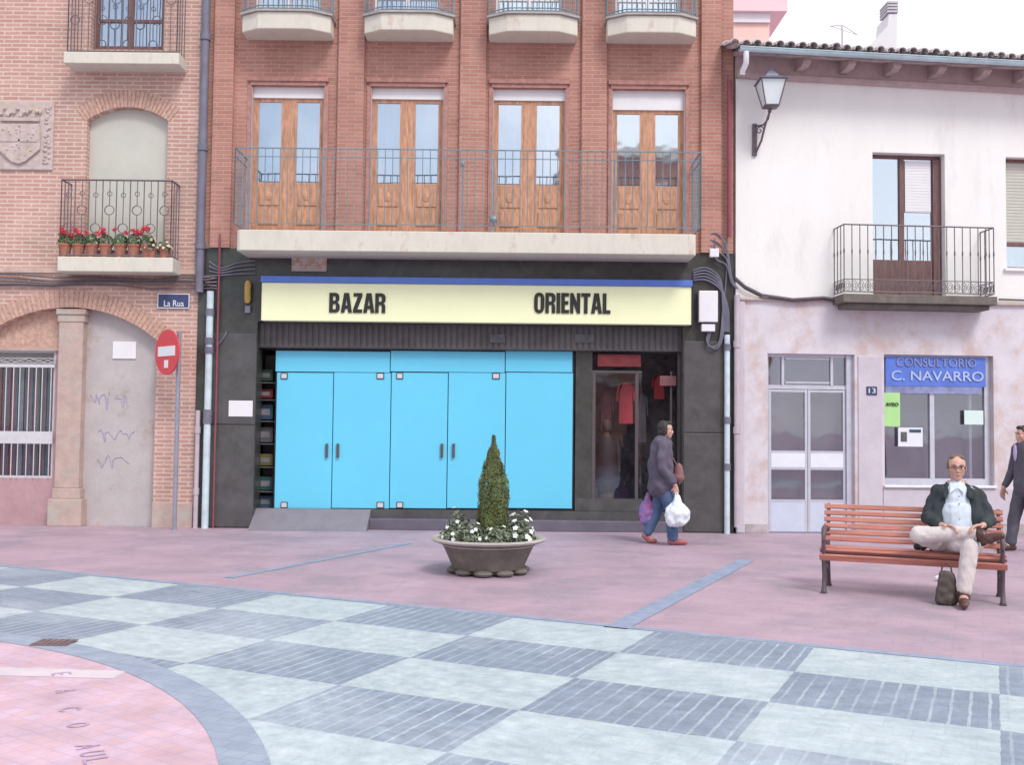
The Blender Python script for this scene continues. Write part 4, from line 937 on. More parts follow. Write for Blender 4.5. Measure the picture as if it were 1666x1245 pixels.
mb = MB(); n = 10
for x0, x1 in ((-.12, WL),):
    vs = []
    for x in (x0, x1):
        for k in range(n + 1): q = math.pi + math.pi * k / n; vs.append((x, oh - .03 + .055 * math.cos(q), soff(x) + .085 + .055 * math.sin(q)))
    mb.add(vs, [(k, k + 1, n + 2 + k, n + 1 + k) for k in range(n)])
    mb.tube([(x0, oh - .088, soff(x0) + .088), (x1, oh - .088, soff(x1) + .088)], .009, 6)
gt = mb.build('gutter', M['gutter'], WB, T=WT)
x = PW(1213, 100, oh)[0]; MB().tube([(x, oh - .03, soff(x) + .03), (x, oh - .03, soff(x) - .14), (x - .02, oh + .08, soff(x) - .22), (x - .02, oh + .1, soff(x) - .27)], .042, 10).build('outlet', M['white'], gt, T=WT, smooth=True)
mb = MB(); n = 6; sl = math.tan(R_(17)); tw = .17; x = -.2; k = 0
while x < WL:
    dz = random.uniform(-.012, .012); dy = random.uniform(-.02, .02)
    for rowi in range(8):
        y0 = oh - .1 + dy + rowi * .4; y1 = y0 + .44; zb = soff(x) + .12 + dz + (rowi * .4) * sl + .012
        vs = []
        for (y, z, r) in ((y0, zb, .072), (y1, zb + .44 * sl - .02, .058)):
            for q in range(n + 1): an = math.pi * q / n; vs.append((x + r * math.cos(an), y, z + r * math.sin(an)))
        for (y, z, r) in ((y0, zb, .058), (y1, zb + .44 * sl - .02, .045)):
            for q in range(n + 1): an = math.pi * q / n; vs.append((x + r * math.cos(an), y, z + r * math.sin(an)))
        N1 = n + 1
        mb.add(vs, [(q, q + 1, N1 + q + 1, N1 + q) for q in range(n)] + [(2 * N1 + q, 2 * N1 + q + 1, 3 * N1 + q + 1, 3 * N1 + q) for q in range(n)] + [(q, 2 * N1 + q, 2 * N1 + q + 1, q + 1) for q in range(n)])
        vs = []
        for (y, z) in ((y0 + .02, zb - .0), (y1, zb + .44 * sl - .03)):
            for q in range(n + 1): an = math.pi + math.pi * q / n; vs.append((x + tw / 2 + .06 * math.cos(an), y, z + .02 + .05 * math.sin(an)))
        mb.add(vs, [(q, q + 1, N1 + q + 1, N1 + q) for q in range(n)])
    x += tw
mb.build('roof', M['tile'], WB, T=WT)
# first floor balcony door
Yw = .14
mb = MB(); x0, x1, z0, z1 = bw_; t = .05
xm = PW(1474, 300)[0]; xr_ = PW(1524, 300)[0]
mb.box(x0, x1, Yw, Yw + .07, z1 - t, z1); mb.box(x0, x0 + .03, Yw, Yw + .07, z0, z1 - t); mb.box(xm - .04, xm + .03, Yw - .01, Yw + .07, z0, z1 - t); mb.box(xr_, x1, Yw - .02, Yw + .07, z0, z1 - t)
zp = PW(1450, 420)[1]; mb.box(x0 + .03, xm - .04, Yw + .01, Yw + .05, z0, zp); mb.box(xm + .03, xr_, Yw + .01, Yw + .05, z0, zp)
f = mb.build('balcony_door', M['wood_dark'], WB, T=WT, bevel=.004)
MB().box(x0 + .03, xm - .04, Yw + .03, Yw + .036, zp, z1 - t).box(xm + .03, xr_, Yw + .03, Yw + .036, zp, z1 - t).build('pane', M['glass'], f, T=WT)
zbl = PW(1500, 342)[1]; mb = MB(); mb.box(xm + .05, xr_ - .03, Yw + .0, Yw + .028, zbl, z1 - t - .03)
for k in range(18): mb.box(xm + .05, xr_ - .03, Yw - .004, Yw, zbl + .02 + k * .045, zbl + .05 + k * .045)
mb.build('blind', M['blind_white'], f, T=WT)
# window at the frame edge
mb = MB(); x0, x1, z0, z1 = sw; mb.box(x0, x0 + .05, .12, .18, z0, z1); mb.box(x0 + .05, x1, .12, .18, z1 - .05, z1); zz = PW(1650, 396)[1]; mb.box(x0 + .05, x1, .12, .18, zz - .02, zz + .04); mb.box(x0 + .05, x1, .12, .18, z0, z0 + .04)
f = mb.build('window', M['wood_dark'], WB, T=WT); mb = MB(); mb.box(x0 + .05, x1, .15, .2, zz + .04, z1 - .05)
for k in range(30): 
    if zz + .06 + k * .05 < z1 - .08: mb.box(x0 + .05, x1, .144, .15, zz + .06 + k * .05, zz + .095 + k * .05)
mb.build('blind', M['blind'], f, T=WT); MB().box(x0 + .05, x1, .15, .156, z0 + .04, zz - .02).build('pane', M['glass'], f, T=WT)
MB().box(x0 - .05, x1 + .05, -.05, .12, z0 - .05, z0 - .001).build('sill', M['render'], f, T=WT, bevel=.01)
# balcony
ob_ = -.42; a = RW(1372, 480, 1623, 494, ob_)
mb = MB(); mb.box(a[0], a[1], ob_, -.002, a[2] - .0, a[3]); mb.box(a[0] + .08, a[1] - .08, ob_ + .08, -.002, a[2] - .07, a[2] - .002)
bb = mb.build('balcony', M['bowl'], WB, T=WT, bevel=.01)
zt = PW(1500, 367, ob_)[1]; zb = a[3] + .04; mb = MB(); zq = PW(1500, 456, ob_)[1]
path = [(a[0] + .03, -.002), (a[0] + .03, ob_ + .04), (a[1] - .03, ob_ + .04), (a[1] - .03, -.002)]
for (p, q), (r_, s_) in zip(path, path[1:]):
    for z, t in ((zt, .012), (zb, .010), (zq, .008)): mb.tube([(p, q, z), (r_, s_, z)], t, 5)
    L = math.hypot(r_ - p, s_ - q); n = round(L / .125)
    for k in range(n + 1):
        x, y = p + (r_ - p) * k / n, q + (s_ - q) * k / n
        mb.tube([(x, y, zb), (x, y, zb + .1), (x, y, (zb + zt) / 2 + .05), (x, y, (zb + zt) / 2 + .1), (x, y, (zb + zt) / 2 + .15), (x, y, zt)], [.008, .008, .008, .014, .008, .008], 5)
    n2 = round(L / .105)
    for k in range(n2):
        cx, cy = p + (r_ - p) * (k + .5) / n2, q + (s_ - q) * (k + .5) / n2; dx, dy = (r_ - p) / L, (s_ - q) / L
        for rr in (.045, .022): mb.tube([(cx + dx * rr * math.cos(h * .7), cy + dy * rr * math.cos(h * .7), (zb + zq) / 2 + rr * 1.6 * math.sin(h * .7)) for h in range(10)], .005, 4)
mb.build('railing', M['iron'], bb, T=WT)
# entrance door
x0, x1, z0, z1 = dr_; Yw = .10
mb = MB(); t = .045; ztr = PW(1320, 630)[1]
mb.box(x0, x1 - .10, Yw, Yw + .06, z1 - t, z1); mb.box(x0, x0 + t, Yw, Yw + .06, 0, z1 - t); mb.box(x1 - .1, x1, Yw - .03, Yw + .06, 0, z1); mb.box(x0 + t, x1 - .1, Yw, Yw + .06, ztr - .03, ztr + .03)
for px in (1277, 1357): x = PW(px, 600)[0]; mb.box(x - .02, x + .02, Yw - .01, Yw + .05, ztr + .03, z1 - t)
xi, xj = PW(1281, 600)[0], PW(1353, 600)[0]
mb.box(xi, xj, Yw - .015, Yw + .04, ztr + .06, ztr + .085); mb.box(xi, xj, Yw - .015, Yw + .04, z1 - t - .04, z1 - t - .015)
fr = mb.build('entrance', M['alu'], WB, T=WT)
MB().box(x0 + t, x1 - .1, Yw + .02, Yw + .026, ztr + .03, z1 - t).build('pane', M['glass_dark'], fr, T=WT)
xm = PW(1318, 700)[0]
for a, b in ((x0 + t, xm), (xm, x1 - .1)):
    a += .004; b -= .004; mb = MB(); t2 = .04; z_a, z_b, z_c = PW(1318, 818)[1], PW(1318, 762)[1], PW(1318, 738)[1]
    mb.box(a, a + t2, Yw + .005, Yw + .05, .01, ztr - .035); mb.box(b - t2, b, Yw + .005, Yw + .05, .01, ztr - .035)
    for z in (ztr - .075, z_c, z_b - .03, z_a): mb.box(a + t2, b - t2, Yw + .005, Yw + .05, z, z + .035)
    dl = mb.build('door', M['alu'], WB, T=WT)
    MB().box(a + t2, b - t2, Yw + .008, Yw + .045, .012, z_a).build('kick_panel', M['alu_panel'], dl, T=WT)
    MB().box(a + t2, b - t2, Yw - .0, Yw + .045, z_b + .006, z_c - .001).build('push_plate', M['paper'], dl, T=WT)
    MB().box(a + t2, b - t2, Yw + .03, Yw + .036, z_a + .035, z_b - .03).box(a + t2, b - t2, Yw + .03, Yw + .036, z_c + .035, ztr - .075).build('pane', M['glass_dark'], dl, T=WT)
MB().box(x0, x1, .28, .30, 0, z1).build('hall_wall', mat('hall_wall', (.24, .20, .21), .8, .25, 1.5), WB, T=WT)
# office window
x0, x1, z0, z1 = ow; Yw = .09; mb = MB(); t = .03
mb.box(x0, x1, Yw, Yw + .05, z1 - t, z1); mb.box(x0, x1, Yw, Yw + .05, z0, z0 + .10); mb.box(x0, x0 + t, Yw, Yw + .05, z0 + .1, z1 - t)
x = PW(1607, 680)[0]; mb.box(x, x1, Yw, Yw + .05, z0 + .1, z1 - t)
x = PW(1521, 700)[0]; mb.box(x - .035, x + .035, Yw - .005, Yw + .045, z0 + .1, z1 - t); x = PW(1587, 700)[0]; mb.box(x - .02, x + .02, Yw + .06, Yw + .1, z0 + .1, z1 - t)
fr = mb.build('window', M['alu'], WB, T=WT)
MB().box(x0 + t, x1 - .06, Yw + .03, Yw + .036, z0 + .1, z1 - t).build('pane', M['glass_dark'], fr, T=WT)
MB().box(x0 - .02, x1 + .02, -.05, Yw - .001, z0 - .04, z0 - .002).build('sill', M['paper'], fr, T=WT, bevel=.008)
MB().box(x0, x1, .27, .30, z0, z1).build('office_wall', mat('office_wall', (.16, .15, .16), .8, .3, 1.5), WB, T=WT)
def wthing(name, r, y0, y1, m, label, cat, T=WT, bevel=.0, group=None):
    o = MB().box(r[0], r[1], y0, y1, r[2], r[3]).build(name, m, T=T, bevel=bevel); return tag(o, label, cat, group)
a = RW(1441, 581, 1604, 629, .05); o = wthing('window_banner', a, .055, .07, M['banner'], 'blue banner with pale lettering across the top of the office window', 'sign')
b = RW(1450, 604, 1600, 620, .05); text('C. NAVARRO', b[0], b[1], b[2], b[3], .052, M['pale_letter'], o, T=WT, bold=.01)
b = RW(1458, 583, 1588, 597, .05); text('CONSULTORIO', b[0], b[1], b[2], b[3], .052, M['banner_low'], o, T=WT)
a = RW(1441, 629, 1598, 641, .05); wthing('window_valance', a, .06, .075, M['banner_low'], 'faded grey blue strip hanging just below the blue window banner', 'valance')
a = RW(1438, 639, 1467, 694, .0); o = wthing('green_poster', a, .055, .065, M['paper_green'], 'light green poster at the left side of the office window', 'poster')
b = RW(1443, 655, 1464, 661, 0); text('AVISO', b[0], b[1], b[2], b[3], .052, M['g_green'], o, T=WT)
a = RW(1464, 696, 1504, 727, .0); o = wthing('window_notice', a, .055, .065, M['paper'], 'white printed notice below the green poster in the office window', 'notice')
b = RW(1468, 703, 1478, 719, 0); MB().box(b[0], b[1], .050, .0545, b[2], b[3]).build('printed_block', M['g_grey'], o, T=WT)
b = RW(1482, 699, 1501, 704, 0); MB().box(b[0], b[1], .050, .0545, b[2], b[3]).build('printed_line', M['g_blue'], o, T=WT)
a = RW(1572, 668, 1603, 691, .0); wthing('window_notice', a, .055, .065, mat('mint_paper', (.66, .82, .78), .7, .03, 3), 'plain pale mint notice on the right of the office window', 'notice')
a = RW(1410, 629, 1427, 643, -.03); o = wthing('house_number', a, -.032, -.021, M['navy'], 'small dark house number tile on the pale stone pier', 'house number', bevel=.003)
b = RW(1413, 632, 1424, 640, -.03); text('13', b[0], b[1], b[2], b[3], -.033, M['paper'], o, T=WT)
# cable along the string course
cb = MB(); pts = [(1196, 452), (1212, 466), (1240, 480), (1290, 487), (1340, 484), (1372, 490)]
cb.tube([WT @ Vector((PW(x, y, -.07)[0], -.07, PW(x, y, -.07)[1])) for x, y in pts], .022, 6)
cb.tube([WT @ Vector((PW(x, y + 4, -.06)[0], -.06, PW(x, y + 4, -.06)[1])) for x, y in pts], .012, 6)
p0 = [WT @ Vector((PW(x, y, -.04)[0], -.04, PW(x, y, -.04)[1])) for x, y in ((1625, 487), (1680, 489), (1760, 489))]; tag(MB().tube(p0, .015, 6).build('wall_cable', M['iron'], smooth=True), 'dark cable running right from the iron balcony along the white wall', 'cable')
tag(cb.build('wall_cable', M['iron'], smooth=True), 'dark sagging cables from the corner to the iron balcony of the white building', 'cable')

# wall lantern
LX, LZ = PW(1228, 225, -.05)
LP = thing('wall_lantern', 'black iron lantern with pale glass on a scrolled bracket under the tiled eaves', 'street lamp', tuple(WT @ Vector((LX, 0, LZ))))
def L3(px, py, off): x, z = PW(px, py, off); return WT @ Vector((x, off, z))
mb = MB(); c = PW(1228, 226, -.03); mb.box(c[0] - .035, c[0] + .035, -.04, -.001, c[1] - .26, c[1] + .24)
mb = mb.build('wall_plate', M['iron'], LP, T=WT, bevel=.006)
lof = -.42
mb = MB()
A, B_ = L3(1230, 248, -.04), L3(1252, 182, lof)
mb.tube([A, A.lerp(B_, .3) + Vector((.02, 0, -.0)), A.lerp(B_, .7), B_], .017, 8)
mb.tube([L3(1230, 205, -.04), L3(1242, 203, -.2), L3(1250, 193, lof + .05), B_], .014, 8)
cR = L3(1236, 212, -.12); mb.tube([cR + Vector((.05 * math.cos(q * .6) * (1 - q / 16), -.05 * math.cos(q * .6) * (1 - q / 16), .07 * math.sin(q * .6) * (1 - q / 16))) for q in range(14)], .009, 6)
mb.tube([B_, L3(1254, 176, lof)], [.03, .02], 8); mb.build('bracket', M['iron'], LP, smooth=True)
zl0, zl1 = PW(1254, 173, lof)[1], PW(1254, 133, lof)[1]; lx = PW(1254, 150, lof)[0]; cc = WT @ Vector((lx, lof, 0))
hw0, hw1 = .10, .185
mb = MB(); fr = [(-1, -1), (1, -1), (1, 1), (-1, 1)]
for sx, sy in fr: mb.tube([(cc.x + sx * hw0, cc.y + sy * hw0, zl0), (cc.x + sx * hw1, cc.y + sy * hw1, zl1)], .010, 5)
for hw, z in ((hw0, zl0), (hw1, zl1)):
    for i in range(4):
        a, b = fr[i], fr[(i + 1) % 4]; mb.tube([(cc.x + a[0] * hw, cc.y + a[1] * hw, z), (cc.x + b[0] * hw, cc.y + b[1] * hw, z)], .012, 5)
mb.lathe([(.0, zl0 - .05), (.05, zl0 - .04), (.12, zl0 - .0)], (cc.x, cc.y, 0), 12)
mb.build('lantern_frame', M['iron'], LP)
mb = MB(); q0, q1 = hw0 - .004, hw1 - .004
mb.add([(cc.x + a * q0, cc.y + b * q0, zl0 + .005) for a, b in fr] + [(cc.x + a * q1, cc.y + b * q1, zl1 - .005) for a, b in fr], [(i, (i + 1) % 4, 4 + (i + 1) % 4, 4 + i) for i in range(4)])
mb.build('glass', mat('milky_lamp_glass', (.72, .80, .82), .3, .04, 3), LP)
mb = MB(); zr = [zl1, zl1 + .07, zl1 + .10, zl1 + .15, zl1 + .19]; wr = [hw1 + .03, hw1 * .5, hw1 * .45, hw1 * .22, .01]
vs = [(cc.x + a * w_, cc.y + b * w_, z) for w_, z in zip(wr, zr) for a, b in fr]
mb.add(vs, [(4 * r_ + i, 4 * r_ + (i + 1) % 4, 4 * r_ + 4 + (i + 1) % 4, 4 * r_ + 4 + i) for r_ in range(4) for i in range(4)] + [(3, 2, 1, 0), (16, 17, 18, 19)])
mb.ball((cc.x, cc.y, zl1 + .2), (.02, .02, .03), 8); mb.build('lamp_hood', mat('blue_grey_lamp_hood', (.16, .17, .25), .5, .2, 8), LP)

# ------------------------------------------------------------------ far things over the roof
Yfar = 40
a = RC(1150, -60, 1279, 130, Yfar)
FB = thing('distant_building', 'faded pink building seen above the left end of the tiled roof', 'building', ((a[0] + a[1]) / 2, Yfar, 0))
zA = P(1220, 37, Yfar)[1]; zB = P(1220, 22, Yfar)[1]
MB().box(a[0] - 3, P(1252, 50, Yfar)[0], Yfar + .02, Yfar + 8, 0, zA).build('lower_wall', M['pale_far2'], FB)
MB().box(a[0] - 3, P(1252, 50, Yfar)[0], Yfar - .1, Yfar + 8, zA + .005, zB).build('band', M['white_far'], FB)
MB().box(a[0] - 3, P(1278, 10, Yfar)[0], Yfar - .3, Yfar + 8, zB + .005, zB + 4).build('upper_wall', M['pale_far'], FB)
Yc = 24
CH = thing('rooftop_chimney', 'pale chimney stack with a sloping shoulder rising behind the white building roof', 'chimney', (P(1450, 70, Yc)[0], Yc, 5))
q = lambda x, y: P(x, y, Yc)
MB().prism([q(1405, 90), q(1425, 62), q(1444, 42), q(1446, 22), q(1460, 22), q(1459, 90), q(1459, 200), q(1395, 200)], Yc, Yc + .8, 'y').build('stack', M['white_far'], CH)
mb = MB(); 
for k in range(4): a = q(1443, 20 - 5 * k); b = q(1461, 17 - 5 * k); mb.box(a[0], b[0], Yc - .03, Yc + .5, a[1], b[1] - .0)
mb.build('cap', M['quoin'], CH)
AN = thing('roof_antenna', 'thin television antenna standing above the tiled roof', 'antenna', (P(1370, 80, Yc)[0], Yc, 5))
a = q(1370, 90); b = q(1370, 40); mb = MB(); mb.tube([(a[0], Yc, a[1] - 1), (b[0], Yc, b[1])], .02, 5); c = q(1395, 56); mb.tube([(b[0], Yc, b[1]), (c[0], Yc, c[1])], .012, 5); c = q(1350, 42); mb.tube([(b[0], Yc, b[1]), (c[0], Yc, c[1])], .012, 5)
for k in range(5): c = q(1355 + 9 * k, 43 + 3 * k); mb.tube([(c[0], Yc - .2, c[1] - .1), (c[0], Yc + .2, c[1] + .1)], .01, 4)
mb.build('mast', M['quoin'], AN)

# ================================================================== organic shapes: capsules fused into one skin
def cap_(bm, a, b, ra, rb, n=14, sq=1.0):
    a = Vector(a); b = Vector(b); d = b - a; L = d.length
    t = d.normalized() if L > 1e-6 else Vector((0, 0, 1)); u = t.orthogonal().normalized(); w_ = t.cross(u)
    rings = []; 
    for k in range(1, 5): q = math.pi / 2 * k / 4; rings.append((a - t * ra * math.cos(q), ra * math.sin(q)))
    for k in range(0, 4): q = math.pi / 2 * k / 4; rings.append((b + t * rb * math.sin(q), rb * math.cos(q)))
    vs = [bm.verts.new(a - t * ra)]
    R2 = []
    for c, r in rings: R2.append([bm.verts.new(c + (u * math.cos(2 * math.pi * i / n) + w_ * math.sin(2 * math.pi * i / n)) * r) for i in range(n)])
    e = bm.verts.new(b + t * rb)
    for i in range(n): bm.faces.new((vs[0], R2[0][(i + 1) % n], R2[0][i])); bm.faces.new((e, R2[-1][i], R2[-1][(i + 1) % n]))
    for p, q in zip(R2, R2[1:]):
        for i in range(n): bm.faces.new((p[i], p[(i + 1) % n], q[(i + 1) % n], q[i]))
def blob(name, parts, m, parent, voxel=.012, it=4, shade=True, mats=None):
    """parts: ('c', a, b, ra, rb) capsule or ('e', centre, (rx, ry, rz)[, euler]) ellipsoid; fused by a voxel remesh into one surface"""
    bm = bmesh.new()
    for p in parts:
        if p[0] == 'c': cap_(bm, *p[1:])
        else:
            M4 = Matrix.Translation(Vector(p[1])) @ (Matrix.Rotation(0, 4, 'X') if len(p) < 4 else __import__('mathutils').Euler(p[3]).to_matrix().to_4x4()) @ Matrix.Diagonal((*p[2], 1))
            bmesh.ops.create_uvsphere(bm, u_segments=20, v_segments=14, radius=1, matrix=M4)
    me = bpy.data.meshes.new(name); bm.to_mesh(me); bm.free(); ob = bpy.data.objects.new(name, me); col.objects.link(ob)
    r = ob.modifiers.new('r', 'REMESH'); r.mode = 'VOXEL'; r.voxel_size = voxel; r.use_smooth_shade = shade
    s_ = ob.modifiers.new('s', 'SMOOTH'); s_.iterations = it; s_.factor = .5
    me2 = bpy.data.meshes.new_from_object(ob.evaluated_get(bpy.context.evaluated_depsgraph_get())); bpy.data.objects.remove(ob); bpy.data.meshes.remove(me)
    me2.name = name
    me2.materials.clear()
    for q in (m if isinstance(m, (list, tuple)) else [m]): me2.materials.append(q)
    me2.polygons.foreach_set('use_smooth', [True] * len(me2.polygons))
    o = bpy.data.objects.new(name, me2); col.objects.link(o); o.parent = parent
    return o
def noise_disp(o, s, sc_=8, seed=0):      # cloth creases, baked into the vertices
    from mathutils import noise
    me = o.data; N_ = [Vector(v.normal) for v in me.vertices]
    for v in me.vertices:
        n = noise.noise(Vector(v.co) * sc_ + Vector((seed, 0, 0))) + .5 * noise.noise(Vector((v.co.x * sc_ * 2.5, v.co.y * sc_ * 2.5, v.co.z * sc_ * 1.2 + seed)))
        v.co += N_[v.index] * n * s
    me.update()
def head(parent, c, size, yaw, hair_m, hair='short', skin='skin', glasses=False, tilt=0):
    """head facing -y turned by yaw; c = centre of the skull, size = half the face height"""
    E_ = __import__('mathutils').Euler((tilt, 0, yaw)).to_matrix(); c = Vector(c); s = size
    def W_(x, y, z): return c + E_ @ Vector((x * s, y * s, z * s))
    def el(x, y, z, rx, ry, rz, ex=0): 
        return ('e', W_(x, y, z), (rx * s, ry * s, rz * s), (tilt + ex, 0, yaw))
    parts = [el(0, .10, .28, .66, .82, .74), el(0, -.18, -.22, .56, .56, .66), el(0, -.42, -.74, .30, .26, .24), el(0, -.62, .20, .46, .16, .12),
             ('c', W_(0, -.68, .12), W_(0, -.82, -.20), .07 * s, .12 * s), el(.16, -.66, -.26, .10, .12, .09), el(-.16, -.66, -.26, .10, .12, .09),
             el(.34, -.46, -.14, .22, .22, .20), el(-.34, -.46, -.14, .22, .22, .20),
             el(0, -.68, -.47, .22, .12, .055), el(0, -.67, -.56, .20, .11, .06),
             el(.66, .06, .0, .08, .19, .28), el(-.66, .06, .0, .08, .19, .28)]
    neck = [('c', W_(0, .22, -.3), W_(0, .30, -1.35), .40 * s, .46 * s)]
    return parts + neck, W_, el
def face(parent, W_, s, hair_m, style, glasses=False):
    b = MB()
    for k in (-1, 1):
        b.ball(W_(.27 * k, -.665, .07), (.10 * s, .05 * s, .05 * s), 10)
    b.build('eyes', M['eye'], parent, local=True, smooth=True)
    b = MB(); b.tube([W_(-.20, -.80, -.51), W_(0, -.815, -.50), W_(.20, -.80, -.51)], [.02 * s, .045 * s, .02 * s], 6); b.build('mouth', M['lip'], parent, local=True, smooth=True)
    b = MB()
    for k in (-1, 1): b.tube([W_(.12 * k, -.79, .25), W_(.28 * k, -.78, .30), W_(.44 * k, -.68, .24)], [.03 * s, .045 * s, .02 * s], 6)
    b.build('eyebrows', hair_m, parent, local=True)
    if glasses:
        b = MB()
        for k in (-1, 1):
            b.tube([W_(.28 * k + .22 * math.cos(q * .524), -.86 + .05 * abs(math.cos(q * .524)), .05 + .17 * math.sin(q * .524)) for q in range(13)], .022 * s, 5)
            b.tube([W_(.48 * k, -.80, .08), W_(.66 * k, -.3, .08), W_(.68 * k, .05, .06)], .02 * s, 5)
        b.tube([W_(-.07, -.88, .08), W_(.07, -.88, .08)], .022 * s, 5); b.build('glasses', M['steel'], parent, local=True)
def hand(wrist, dirv, palmn, s=1.0, curl=.6, side=1):
    """palm + five fingers, as capsules. dirv: pointing from the wrist to the knuckles; palmn: way the palm faces; side: which side the thumb is on"""
    w_ = Vector(wrist); d = Vector(dirv).normalized(); n = Vector(palmn); n = (n - d * n.dot(d)).normalized(); c = d.cross(n) * side
    P_ = []
    for k in range(4):
        o = (k - 1.5) * .019 * s
        P_.append(('c', w_ + c * o * .6 + d * .01, w_ + d * .085 * s + c * o, .015 * s, .0125 * s))
        L = (.038, .043, .040, .030)[k] * s; base = w_ + d * .088 * s + c * o * 1.05; a = curl * (.55 + .06 * k); p = base; dd = d
        for j in range(3):
            ang = a * (j + 1) * .8; dd = d * math.cos(ang) + n * math.sin(ang); q = p + dd * L * (1, .72, .55)[j]
            P_.append(('c', p, q, (.0095 - .001 * j) * s, (.0088 - .001 * j) * s)); p = q
    tb = w_ + d * .03 * s - c * .028 * s; t1 = tb + (d * .55 - c * .75 + n * .3).normalized() * .038 * s; t2 = t1 + (d * .9 - c * .15 + n * .5).normalized() * .03 * s
    P_ += [('c', w_ + d * .02 * s, tb, .015 * s, .014 * s), ('c', tb, t1, .0125 * s, .0105 * s), ('c', t1, t2, .0105 * s, .0085 * s)]
    return P_
def shoe(ank, toe_dir, L=.25, h=.07):
    a = Vector(ank); d = Vector(toe_dir).normalized(); 
    return [('c', a + Vector((0, 0, .02)), a + Vector((0, 0, -.03)) + d * .01, .05, .045), ('c', a - d * .035 + Vector((0, 0, -h * .75)), a + d * (L * .35) + Vector((0, 0, -h * .7)), .04, .042),
            ('c', a + d * (L * .3) + Vector((0, 0, -h * .68)), a + d * (L * .68) + Vector((0, 0, -h * .85)), .046, .032)]

# ================================================================== BENCH
BA = R_(-22.3)
BO = Vector((3.04, 9.82, 0))
BN = thing('park_bench', 'reddish slatted wooden bench with dark cast iron ends where a man sits', 'bench', BO, rz=BA)
BL = 1.52
def bb_(x0, x1, y0, y1, z0, z1, nm='seat_slat', ang=0):
    c = Vector(((x0 + x1) / 2, (y0 + y1) / 2, (z0 + z1) / 2)); T = Matrix.Translation(c) @ Matrix.Rotation(ang, 4, 'X') @ Matrix.Translation(-c)
    return MB().box(x0, x1, y0, y1, z0, z1).build(nm, M['bench_wood'], BN, local=True, bevel=.006, T=T)
for k, (y, z, a) in enumerate(((-.03, .345, 1.15), (.005, .405, .5), (.085, .425, .05), (.165, .422, -.03), (.245, .416, -.05), (.325, .41, -.05))):
    bb_(-.06, BL + .05, y - .032, y + .032, z - .014, z + .014, 'seat_slat', -a if k < 2 else a)
for k in range(6):
    z = .485 + k * .062; y = .395 + k * .024; bb_(-.06, BL + .05, y - .012, y + .012, z - .024, z + .024, 'back_slat', -.36)
for x in (-.02, BL + .01):
    mb = MB()
    def seg(pts, r): mb.tube([(x, p[0], p[1]) for p in pts], r, 8)
    seg([(-.03, 0.0), (-.015, .04), (.02, .16), (.0, .28), (-.02, .36)], [.034, .022, .02, .022, .026])
    seg([(.50, 0.0), (.48, .04), (.42, .18), (.38, .34), (.40, .46), (.48, .66), (.54, .82)], [.034, .022, .022, .024, .022, .019, .018])
    seg([(-.02, .36), (.1, .395), (.25, .39), (.38, .38)], .02)
    seg([(-.02, .36), (-.05, .46), (-.04, .56), (.0, .605), (.12, .62), (.3, .60), (.43, .57)], [.022, .019, .02, .026, .024, .019, .018])
    seg([(-.04, .56), (-.085, .55), (-.09, .51), (-.06, .50)], .013)
    seg([(.01, .17), (.12, .23), (.3, .23), (.42, .17)], .013)
    seg([(-.03, .008), (-.07, .008)], .02)
    mb.build('iron_end', M['bench_iron'], BN, local=True, smooth=True)
MB().tube([(-.02, .1, .37), (BL + .01, .1, .37)], .012, 6).build('tie_rod', M['bench_iron'], BN, local=True)
MB().tube([(-.02, .3, .30), (BL + .01, .3, .30)], .010, 6).build('tie_rod', M['bench_iron'], BN, local=True)

# ================================================================== SEATED MAN
def person(label, loc, rz): 
    return thing('person', label, 'person', loc, rz=rz)
ms = Vector((1.165, .22, 0)); MP = BO + Matrix.Rotation(BA, 3, 'Z') @ ms
SM = person('seated man in dark jacket and cream trousers with crossed leg on the wooden bench', MP, BA)
hd, W_, el = head(SM, (.0, .03, 1.215), .118, R_(4), M['hair_brown'])
HL = (.20, -.38, .72); HRt = (-.13, -.36, .70)
body = hd + [('c', (-.14, .06, .98), (.14, .06, .98), .06, .06), ('c', (0, .07, 1.0), (0, .05, .56), .12, .14),
   ('c', (-.175, .06, .96), (-.25, -.02, .74), .048, .042), ('c', (-.25, -.02, .74), HRt, .04, .027), ('c', (.175, .06, .96), (.26, -.03, .74), .048, .042), ('c', (.26, -.03, .74), HL, .04, .027),
   ('c', (-.1, 0, .50), (-.33, -.36, .60), .08, .058), ('c', (-.33, -.36, .60), (.16, -.44, .655), .055, .04), ('c', (.1, 0, .50), (.09, -.44, .52), .08, .06), ('c', (.09, -.44, .52), (.035, -.50, .10), .055, .04),
   ('c', (.035, -.5, .1), (.03, -.62, .05), .04, .035), ('c', (.16, -.44, .655), (.24, -.48, .63), .04, .033)]
body += hand(HRt, (.75, -.55, .02), (0, -.5, -1), 1.12, .8, 1) + hand(HL, (-.62, -.55, -.02), (-.1, -.5, -1), 1.12, .8, -1)
bd_ = blob('body', body, M['skin'], SM, .0065, 3)
face(SM, W_, .118, M['hair_brown'], 'short', True)
s = .118
hr = [('e', W_(.0, .46, .30), (.70 * s, .56 * s, .64 * s)), ('e', W_(.60, .16, .16), (.15 * s, .38 * s, .44 * s)), ('e', W_(-.60, .16, .16), (.15 * s, .38 * s, .44 * s)), ('e', W_(0, .22, .84), (.50 * s, .52 * s, .26 * s)), ('e', W_(.32, -.10, .86), (.26 * s, .28 * s, .15 * s)), ('e', W_(-.32, -.10, .86), (.26 * s, .28 * s, .15 * s))]
h_ = blob('hair', hr, M['hair_brown'], SM, .006, 2); noise_disp(h_, .005, 60)
